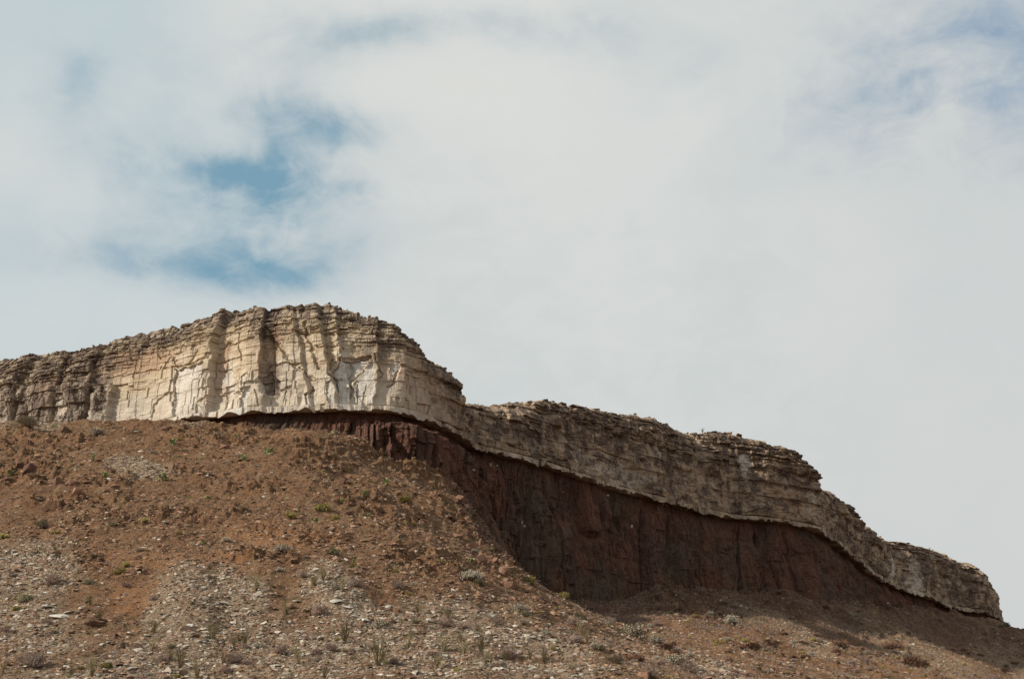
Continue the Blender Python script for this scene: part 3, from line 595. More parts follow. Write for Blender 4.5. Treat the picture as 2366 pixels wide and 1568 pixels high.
for (a, b_, r1, r2) in ((1134,1072,1.8,5),(1149,1075,2.2,1.6),(1190,1140,1.4,3),(1207,1206,1.5,4),(1212,1214,1.8,2.5),(1405,1143,3,1.6),(1402,1105,2,2),(1533,1165,2.5,1.8),(1541,1167,1.8,2),(1549,1169,1.6,1.6),(1562,1171,2,1.7),(1574,1172,1.8,5),(1582,1173,1.6,5),(1587,1176,1.8,4),(1095,1085,3,2),(1460,1215,2,3),(1290,1090,2,2)):
    rp = np.maximum(rp, (np.hypot((UUr-a)/r1, (VVr-b_)/r2) < 1.0)*.9)
Dr2 = None
red = link('red_rock_face', np_mesh('red_rock_face', np.stack([Xr, Yr, Zr], -1).reshape(-1, 3), grid_faces(NZR, len(SR)), dict(pale=rp.ravel()), False), RED)
red['kind'] = 'structure'
WALLP = []
jj = np.nonzero((SR < PATH_S[itip]) & (ru > 700))[0]
for _ in range(4000):
    j_ = int(rng.choice(jj)); i_ = int(rng.integers(20, NZR-12)); xw, yw, zw = Xr[i_, j_], Yr[i_, j_], Zr[i_, j_]
    if zw > float(tbase(np.array([xw]), np.array([yw]))[0])+1.5 and zw < 83.5: WALLP.append((float(xw), float(yw), float(zw)))
    if len(WALLP) >= 46: break
del Xc, Yc, Xa, Ya, Za, Xr, Yr, Zr, D, D1, D2, U, S, VV

# ------------------------------------------------------------------ stones
def hull(n, sx, sy, sz, seed, box=.0):
    r = random.Random(seed); bm = bmesh.new()
    for i in range(n):
        a = r.uniform(0, 2*math.pi); zc = r.uniform(-1, 1); q = math.sqrt(1-zc*zc)
        v = [q*math.cos(a), q*math.sin(a), zc]
        if box: m_ = max(abs(c) for c in v); v = [c*(1-box)+c/m_*box for c in v]
        bm.verts.new((v[0]*sx*r.uniform(.8, 1), v[1]*sy*r.uniform(.8, 1), v[2]*sz*r.uniform(.8, 1)))
    res = bmesh.ops.convex_hull(bm, input=bm.verts)
    bmesh.ops.delete(bm, geom=[e for e in res['geom_interior'] if isinstance(e, bmesh.types.BMVert)], context='VERTS')
    bmesh.ops.triangulate(bm, faces=bm.faces); bm.verts.index_update()
    return bm
def hull_arrays(*a, **k):
    bm = hull(*a, **k); V = np.array([v.co[:] for v in bm.verts]); F = np.array([[v.index for v in f.verts] for f in bm.faces]); bm.free(); return V, F
def stone_mesh(name, *a, cuts=0, **k):
    bm = hull(*a, **k)
    if cuts: bmesh.ops.subdivide_edges(bm, edges=bm.edges, cuts=cuts, use_grid_fill=True)
    r = random.Random(a[-1])
    if cuts:
        for v in bm.verts: v.co += Vector([r.uniform(-1, 1) for _ in range(3)])*.03
    me = bpy.data.meshes.new(name); bm.to_mesh(me); bm.free(); return me

# loose rubble and gravel: far more than anyone could count
tmpl = [hull_arrays(9, 1, .8, h, 100+i, box=.4) for i, h in enumerate((.55, .4, .3, .65, .5, .35))]
def scatter(n, ylo, yhi, smin, smax, power, bias):
    y = rng.uniform(ylo, yhi, n*3); x = rng.uniform(-.42, .42, n*3)*yhi
    ok = np.abs(x) < .40*y; x, y = x[ok], y[ok]
    z, sc, ba, ro = terrain(x, y, True); u, v = proj(x, y, z)
    cl = np.clip(fbm(x/3.5, y/3.5, 201, 3)*1.3+.5, 0, 1)
    p = (.45+bias*sc+.7*ro-.15*ba)*(.35+cl)
    infront = y < np.interp(np.arctan2(x, y), np.arctan2(Ps[:itip, 0], Ps[:itip, 1]), Ps[:itip, 1])
    ok = (rng.random(len(x)) < p) & (v < 1600) & infront
    x, y, z, sc, ro = x[ok][:n], y[ok][:n], z[ok][:n], sc[ok][:n], ro[ok][:n]
    size = smin+(smax-smin)*rng.random(len(x))**power
    return x, y, z, sc, size
VV_, FF_, PA_, TO_ = [], [], [], []
off = 0
for args in ((60000, 108, 185, .07, .33, 4.5, 1.1), (42000, 150, 262, .10, .38, 4.5, .7), (9000, 200, 430, .2, .6, 3, .8), (2600, 108, 230, .3, .62, 2.5, 1.0)):
    x, y, z, sc, size = scatter(*args)
    which = rng.integers(0, len(tmpl), len(x))
    for k, (V, F) in enumerate(tmpl):
        m_ = which == k; n = m_.sum()
        if not n: continue
        a = rng.uniform(0, 2*np.pi, n); tx = rng.normal(0, .25, n)-.35; c_, s_ = np.cos(a), np.sin(a)
        st = rng.uniform(.6, 1.3, n)
        W = V[None]*np.stack([size[m_]*st, size[m_], size[m_]], -1)[:, None]
        xx = W[..., 0]*c_[:, None]-W[..., 1]*s_[:, None]; yy = W[..., 0]*s_[:, None]+W[..., 1]*c_[:, None]; zz = W[..., 2]
        ct, s2 = np.cos(tx)[:, None], np.sin(tx)[:, None]
        y2 = yy*ct-zz*-s2*-1; z2 = -yy*s2+zz*ct
        Q = np.stack([xx+x[m_][:, None], y2+y[m_][:, None], z2+z[m_][:, None]+size[m_][:, None]*.12], -1).reshape(-1, 3)
        VV_.append(Q); FF_.append((F[None]+np.arange(n)[:, None, None]*len(V)+off).reshape(-1, 3)); off += len(Q)
        pp = (rng.random(n) < (sc[m_]*.46+.07))*rng.uniform(.5, 1, n)
        PA_.append(np.repeat(pp, len(V))); TO_.append(np.repeat(rng.random(n)**1.3, len(V)))
rub = link('rubble', np_mesh('rubble', np.concatenate(VV_), np.concatenate(FF_), dict(pale=np.concatenate(PA_), tone=np.concatenate(TO_))), RUBBLE)
rub['kind'] = 'stuff'; rub['label'] = 'loose red-brown and pale stones strewn over the whole hillside'; rub['category'] = 'rubble'
del VV_, FF_

SLABS = [stone_mesh('slab', 16, 1, .72, .24, 300+i, box=.55) for i in range(7)]
BLOCKS = [stone_mesh('block', 18, 1, .8, .62, 320+i, box=.6) for i in range(6)]
RIMS = [stone_mesh('rim', 16, 1, .8, .42, 340+i, box=.6) for i in range(7)]
for me in SLABS: me.materials.append(PALE_STONE)
for me in BLOCKS: me.materials.append(RED_STONE)
for me in RIMS: me.materials.append(RIM_STONE)

items = []       # (object, kind phrase singular, kind phrase plural, category, group, u, v, forced label)
def put(o, x, y, z, sing, plur, cat, group, label=None):
    u, v = proj(np.array([x]), np.array([y]), np.array([z])); items.append((o, sing, plur, cat, group, float(u[0]), float(v[0]), label))
def slope_tilt(x, y):
    e = .6; zx = (terrain(np.array([x+e]), np.array([y]))-terrain(np.array([x-e]), np.array([y])))[0]/(2*e)
    zy = (terrain(np.array([x]), np.array([y+e]))-terrain(np.array([x]), np.array([y-e])))[0]/(2*e)
    n = Vector((-zx, -zy, 1)).normalized(); return n
def stone(name, meshes, x, y, z, size, sing, plur, cat, group, label=None, tilt=.6, sink=.1, flat=1.0, yaw=None):
    o = bpy.data.objects.new(name, random.choice(meshes)); col.objects.link(o)
    n = slope_tilt(x, y).lerp(Vector((random.gauss(0, .2), random.gauss(0, .2), 1)).normalized(), 1-tilt)
    q = n.to_track_quat('Z', 'Y')
    o.rotation_mode = 'QUATERNION'
    o.rotation_quaternion = q @ Matrix.Rotation(random.uniform(0, 6.28) if yaw is None else yaw, 3, 'Z').to_quaternion()
    o.location = (x, y, z+size*sink); o.scale = (size, size*random.uniform(.75, 1.1), size*flat*random.uniform(.8, 1.15))
    put(o, x, y, z, sing, plur, cat, group, label); return o
# stones that stand out in the photograph: (column, row, half width in pixels, label)
for (u, v, r, lab) in ((895,1526,19,'largest white slab at the bottom, lying alone on brown ground below centre'),
        (822,1427,13,'wide flat pale slab in the middle of the central scree'), (776,1392,14,'pale slab sloping to the right at the top of the central scree'),
        (805,1405,12,'white slab just under the top slab of the central scree'), (686,1391,12,'white block between two brown patches left of the central scree'),
        (845,1435,16,'grey slab with a dark end leaning in the central scree'), (882,1431,12,'pale wedge beside the dark hollow in the central scree'),
        (896,1403,11,'upright grey slab standing at the right edge of the central scree'), (800,1484,13,'square white stone with a green plant behind it'),
        (140,1427,24,'long white slab beneath a dark hollow at the lower left'), (105,1403,13,'grey rounded slab above the long white slab at the lower left'),
        (158,1417,17,'thin pale slab beside the dark hollow at the lower left'), (290,1375,8,'small white stone alone on bare red earth at the left'),
        (1188,1446,12,'pale slab with a dark gap under it right of centre'), (1228,1475,11,'white oval stone on the yellowish patch below centre right'),
        (1070,1428,8,'white stone in the gap between two pink shrubs'), (1203,1406,8,'bluish white stone beside a low green bush'),
        (1115,1475,9,'pale stone right of the pink shrubs, near the bottom'), (988,1437,9,'cream stone beside a brown dome of twigs'),
        (270,1137,7,'pale flat stone under the red knob on the left slope'), (380,1206,8,'grey stone halfway up the left slope'),
        (105,1370,9,'pale stone above the grassy hollow at the left edge'), (300,1548,11,'pale thin slab low on the left scree'),
        (178,1560,9,'grey lump beside an upright plant at the bottom left'), (1338,1448,7,'dark grey and white stone on bare orange ground'),
        (2050,1395,5,'tiny pale stone under the overhang on the right'), (745,1530,10,'cream slab at the foot of the central scree'),
        (560,1455,10,'pale slab left of the brown hollow at lower centre'), (600,1370,9,'small pale slab on brown ground above the centre scree'),
        (520,1395,12,'thin pale slab lying across the top of the left scree fan'), (440,1445,12,'cream slab in the middle of the left scree fan'),
        (340,1470,10,'pale slab at the left rim of the left scree fan'), (1230,1545,10,'pale slab near the bottom edge right of centre'),
        (640,1540,12,'cream slab near the bottom edge left of centre'), (1010,1468,9,'pale slab beneath the brown hollow at centre')):
    h_ = hit(u, v)
    if h_:
        x, y, z = h_; stone('pale_rock', SLABS, x, y, z, r*y/FPX*1.12, '', '', 'rock', 'pale slabs fallen from the cliff', lab, tilt=.55, sink=.12, flat=1.0)
for (u, v, r, lab) in ((265,1125,11,'dark red knob of rock standing out on the upper left slope'), (465,1258,14,'dark red-brown boulder casting a shadow on the left slope'),
        (318,1290,11,'squat red rock halfway down the left slope'), (555,1065,10,'red rock just below the foot of the pale cliff'),
        (1040,1198,11,'round red boulder near the crest of the sunlit spur'), (210,1230,10,'dark hollow red rock on the left slope'),
        (900,1440,14,'brown dome-shaped rock beside the central scree'), (1030,1355,9,'purplish boulder below the lit spur'), (735,1262,10,'red rock beneath the yellow bushes'),
        (520,1035,16,'broad broken red ledge rock below the cliff foot'), (940,1425,8,'brown rock right of the scree hollow'), (1200,1385,9,'red rock on the lower flank of the spur')):
    h_ = hit(u, v)
    if h_:
        x, y, z = h_; stone('red_boulder', BLOCKS, x, y, z, r*y/FPX, '', '', 'rock', 'red boulders on the slope', lab, tilt=.4, sink=.15)
def rand_spots(n, cond, umin=0, umax=2366, vmin=985, vmax=1568, tries=40):
    out = []
    k = n*tries
    y = rng.uniform(112, 400, k)**1.0; x = rng.uniform(-.40, .40, k)*y
    z, sc, ba, ro = terrain(x, y, True); u, v = proj(x, y, z)
    lim = np.interp(np.arctan2(x, y), np.arctan2(Ps[:itip, 0], Ps[:itip, 1]), Ps[:itip, 1])-4
    # visible: not hidden behind the spur
    hid = (u > 1075) & (u < 1330) & (y > 225)
    w_ = cond(u, v, sc, ba, ro)*np.clip(y/260, 0, 1)**0
    ok = (y < lim) & ~hid & (u > umin) & (u < umax) & (v > vmin) & (v < vmax) & (rng.random(k) < w_)
    idx = np.nonzero(ok)[0][:n]
    return [(float(x[i]), float(y[i]), float(z[i]), float(u[i]), float(v[i])) for i in idx]
for x, y, z, u, v in rand_spots(80, lambda u, v, sc, ba, ro: .04+sc*.9, tries=60):
    stone('pale_rock', SLABS, x, y, z, random.uniform(.22, .48)*(1 if y < 220 else 1.4), 'pale limestone slab', 'pale limestone slabs', 'rock', 'pale slabs fallen from the cliff', tilt=.6, sink=.1)
for x, y, z, u, v in rand_spots(85, lambda u, v, sc, ba, ro: .12+ro*.8-sc*.1, tries=60):
    stone('red_boulder', BLOCKS, x, y, z, random.uniform(.3, .75)*(1 if y < 220 else 1.3), 'red boulder', 'red boulders', 'rock', 'red boulders on the slope', tilt=.4, sink=.05)
# broken red rock standing out along the crest of the spur and under the columned step
for (u0, v0, u1, v1, n_) in ((1062,1120,1130,1268,16),(1130,1268,1215,1335,10),(700,1040,880,1085,14),(40,1070,260,1110,9)):
    for k_ in range(n_):
        f_ = (k_+random.random())/n_; h_ = hit(u0+(u1-u0)*f_-random.uniform(2, 75)*random.random(), v0+(v1-v0)*f_+random.uniform(2, 40))
        if h_: stone('red_boulder', BLOCKS, h_[0], h_[1], h_[2], random.uniform(.2, 1.0)**1.4+.15, 'red boulder', 'red boulders', 'rock', 'red boulders on the slope', tilt=.2, sink=.1, flat=random.uniform(1, 1.7))
# blocks perched along the rim
vis = np.nonzero((RIMU > 5) & (RIMU < 2300))[0]
for i in sorted(rng.choice(vis, 100, replace=False)):
    b_ = rng.uniform(-.2, 1.6); x = RIMX[i]-nx[i]*b_; y = RIMY[i]-ny[i]*b_; sz = rng.uniform(.3, .75)
    o = stone('rim_block', RIMS, x, y, RIMZ[i], sz, 'weathered block', 'weathered blocks', 'rock', 'weathered blocks along the cliff rim', tilt=0, sink=.05)
    o.location = (x, y, RIMZ[i]+sz*.1)

# ------------------------------------------------------------------ plants
def tube_arrays(segs):
    """thin three-sided tubes: segs = list of (points, radius0, radius1)"""
    V, F = [], []
    for pts, r0, r1 in segs:
        n = len(pts); base = len(V)
        for i, p in enumerate(pts):
            r = r0+(r1-r0)*i/(n-1); dd = (pts[min(i+1, n-1)]-pts[max(i-1, 0)]).normalized(); a = dd.orthogonal().normalized(); b2 = dd.cross(a)
            for k in range(3):
                an = k*2.0944; V.append(p+(a*math.cos(an)+b2*math.sin(an))*r)
        for i in range(n-1):
            for k in range(3):
                F.append((base+i*3+k, base+i*3+(k+1) % 3, base+i*3+3+(k+1) % 3, base+i*3+3+k))
    return V, F
def py_mesh(name, V, F, m):
    me = bpy.data.meshes.new(name); me.from_pydata([tuple(v) for v in V], [], F); me.update(); me.materials.append(m); return me
def leaves(pts, size, r, thin=.5):
    V, F = [], []
    for p in pts:
        a = Vector((r.gauss(0, 1), r.gauss(0, 1), r.gauss(0, 1))).normalized(); b2 = a.orthogonal().normalized(); s = size*r.uniform(.6, 1.4); k = len(V)
        V += [p-a*s, p+b2*s*thin, p+a*s, p-b2*s*thin]; F.append((k, k+1, k+2, k+3))
    return V, F
def dome_twigs(r, n, rad, hgt, thick, spread=1.0, branch=2):
    segs, tips = [], []
    for i in range(n):
        a = r.uniform(0, 6.283); e = math.acos(r.uniform(.0, 1)**.8)*spread; L = r.uniform(.6, 1)
        tip = Vector((math.sin(e)*math.cos(a)*rad*L, math.sin(e)*math.sin(a)*rad*L, math.cos(e)*hgt*L))
        st = Vector((r.gauss(0, .06)*rad, r.gauss(0, .06)*rad, 0)); mid = st.lerp(tip, .5)+Vector((r.gauss(0, .07), r.gauss(0, .07), r.gauss(0, .05)))*rad
        segs.append(([st, mid, tip], thick, thick*.5)); tips.append(tip)
        for k in range(branch):
            q = mid.lerp(tip, r.uniform(0, .8)); e2 = q+Vector((r.gauss(0, .22), r.gauss(0, .22), r.uniform(0, .3)))*rad; segs.append(([q, e2], thick*.6, thick*.35)); tips.append(e2)
    return segs, tips
def empty(name):
    o = bpy.data.objects.new(name, None); col.objects.link(o); o.empty_display_size = .3; return o
def plant_proto(kind, seed):
    r = random.Random(seed)
    parts = []
    if kind == 'dry_shrub':
        segs, tips = dome_twigs(r, 95, .75, .75, .014, 1.0, 3)
        parts = [('twigs', tube_arrays(segs), DRY), ('foliage', leaves([t_ for t_ in tips for _ in (0, 1)], .035, r), DRY)]
    elif kind == 'grey_shrub':
        segs, tips = dome_twigs(r, 60, .75, .7, .014, 1.0, 3)
        L = [t_+Vector((r.gauss(0, .05), r.gauss(0, .05), r.gauss(0, .05))) for t_ in tips for _ in range(4)]
        parts = [('twigs', tube_arrays(segs), STEM), ('foliage', leaves(L, .05, r), GREY)]
    elif kind == 'green_bush':
        segs, tips = dome_twigs(r, 50, .6, .6, .014, 1.0, 3)
        L = [t_+Vector((r.gauss(0, .06), r.gauss(0, .06), r.gauss(0, .06))) for t_ in tips for _ in range(6)]
        parts = [('twigs', tube_arrays(segs), STEM), ('foliage', leaves(L, .05, r), BUSHG)]
    elif kind == 'yellow_bush':
        segs, tips = dome_twigs(r, 45, .45, .38, .01, 1.0, 2)
        L = [t_+Vector((r.gauss(0, .05), r.gauss(0, .05), r.gauss(0, .05))) for t_ in tips for _ in range(6)]
        parts = [('twigs', tube_arrays(segs), STEM), ('foliage', leaves(L, .05, r), YELLOW)]
    elif kind == 'rusty_bush':
        segs, tips = dome_twigs(r, 50, .6, .4, .012, 1.0, 3)
        L = [t_+Vector((r.gauss(0, .06), r.gauss(0, .06), r.gauss(0, .04))) for t_ in tips for _ in range(4)]
        parts = [('twigs', tube_arrays(segs), STEM), ('foliage', leaves(L, .05, r), RUST)]
    elif kind == 'stalk_clump':
        segs, tips = [], []
        for i in range(26):
            a = r.uniform(0, 6.283); e = abs(r.gauss(.26, .17)); L = r.uniform(1.0, 1.9); o = Vector((math.cos(a), math.sin(a), 0))
            st = o*r.uniform(0, .10); mid = st+o*math.sin(e)*L*.4+Vector((0, 0, L*.52)); tip = st+o*math.sin(e)*L*1.1+Vector((0, 0, L*math.cos(e)))
            segs.append(([st, mid, tip], .026, .008))
            for k in range(5):
                q = mid.lerp(tip, r.uniform(.1, 1)); tips.append((q, q+Vector((r.gauss(0, .10), r.gauss(0, .10), r.uniform(.02, .25)))))
        parts = [('stalks', tube_arrays(segs+[([a_, b_], .008, .006) for a_, b_ in tips]), OLIVE)]
    elif kind == 'prickly_pear':
        V, F = [], []
        bases = [(Vector((r.gauss(0, .12), r.gauss(0, .12), 0)), r.uniform(-.4, .4), r.uniform(0, 3.14)) for _ in range(6)]
        lvl = list(bases)
        for gen in range(3):
            nxt = []
            for p, tl, ya in lvl:
                L = r.uniform(.16, .24); up = Vector((math.sin(tl)*math.cos(ya), math.sin(tl)*math.sin(ya), math.cos(tl))).normalized(); side = Vector((-math.sin(ya), math.cos(ya), 0)); nr = up.cross(side).normalized()
                side = nr.cross(up).normalized(); cc = p+up*L*.5; k = len(V); ring = []
                for j in range(8):
                    an = j*math.pi/4; V.append(cc+up*math.cos(an)*L*.55+side*math.sin(an)*L*.42)
                V.append(cc+nr*.03); V.append(cc-nr*.03)
                for j in range(8): F.append((k+j, k+(j+1) % 8, k+8)); F.append((k+(j+1) % 8, k+j, k+9))
                for _ in range(1 if gen else 2): nxt.append((p+up*L*.95+side*r.gauss(0, .06), tl+r.gauss(0, .6), ya+r.gauss(0, .7)))
            lvl = nxt
        parts = [('pads', (V, F), GREEN)]
    elif kind == 'rosette':
        segs = []
        for i in range(34):
            a = r.uniform(0, 6.283); e = r.uniform(.15, 1.35); L = r.uniform(.35, .6); o = Vector((math.cos(a)*math.sin(e), math.sin(a)*math.sin(e), math.cos(e)*.9))
            segs.append(([o*.03, o*L*.6, o*L+Vector((0, 0, -.03))], .03, .006))
        parts = [('leaf_rosette', tube_arrays(segs), YELLOW)]
    elif kind == 'grass_tuft':
        segs = []
        for i in range(60):
            a = r.uniform(0, 6.283); e = abs(r.gauss(.6, .35)); L = r.uniform(.35, .75); o = Vector((math.cos(a)*math.sin(e), math.sin(a)*math.sin(e), math.cos(e)))
            segs.append(([o*.04, o*L*.55+Vector((0, 0, .05)), o*L], .012, .004))
        parts = [('blades', tube_arrays(segs), STRAW)]
    out = [(nm, py_mesh(kind+'_'+nm, V, F, m)) for nm, (V, F), m in parts]
    return out
KINDS = ['dry_shrub', 'grey_shrub', 'green_bush', 'yellow_bush', 'rusty_bush', 'stalk_clump', 'prickly_pear', 'rosette', 'grass_tuft']
CACHE = {}
for k in KINDS:
    CACHE[k] = []
    for j in range(3):
        pts = plant_proto(k, hash(k) % 1 + 500+j*7+KINDS.index(k)*31)
        CACHE[k].append(pts)
PROTO = {}
INFO = {'dry_shrub': ('pinkish dry shrub', 'pinkish dry shrubs', 'shrub', 'dry twiggy shrubs on the slope'), 'grey_shrub': ('grey-green shrub', 'grey-green shrubs', 'shrub', 'grey-green shrubs on the slope'),
        'green_bush': ('dark green bush', 'dark green bushes', 'bush', 'dark green bushes on the slope'), 'yellow_bush': ('yellowish cushion bush', 'yellowish cushion bushes', 'bush', 'yellow cushion bushes on the slope'),
        'rusty_bush': ('low rust-red bush', 'low rust-red bushes', 'bush', 'low rusty bushes on the slope'), 'stalk_clump': ('upright stalk clump', 'upright stalk clumps', 'desert plant', 'clumps of upright stalks'),
        'prickly_pear': ('green padded cactus', 'green padded cacti', 'cactus', 'green cacti on the slope'), 'rosette': ('yellow-green leaf rosette', 'yellow-green leaf rosettes', 'desert plant', 'spiky rosettes on the slope'),
        'grass_tuft': ('straw-coloured grass tuft', 'straw-coloured grass tufts', 'grass tuft', 'dry grass tufts on the slope')}
def plant(kind, x, y, z, sc=1.0, label=None, flat=1.0):
    var = random.randrange(3); key = (kind, var)
    if key not in PROTO:
        if len(CACHE[kind][var]) == 1: o = bpy.data.objects.new(kind, CACHE[kind][var][0][1]); col.objects.link(o)
        else:
            o = empty(kind)
            for nm, me in CACHE[kind][var]:
                c = bpy.data.objects.new(nm, me); col.objects.link(c); c.parent = o
        PROTO[key] = o
    else:
        p = PROTO[key]; o = p.copy(); col.objects.link(o)
        for ch in p.children:
            c = ch.copy(); col.objects.link(c); c.parent = o
    o.location = (x, y, z-.05*sc); o.rotation_euler = (random.gauss(0, .06), random.gauss(0, .06), random.uniform(0, 6.28))
    o.scale = (sc*random.uniform(.9, 1.15), sc*random.uniform(.9, 1.15), sc*flat*random.uniform(.85, 1.1))
    s, p_, cat, grp = INFO[kind]; put(o, x, y, z, s, p_, cat, grp, label); return o
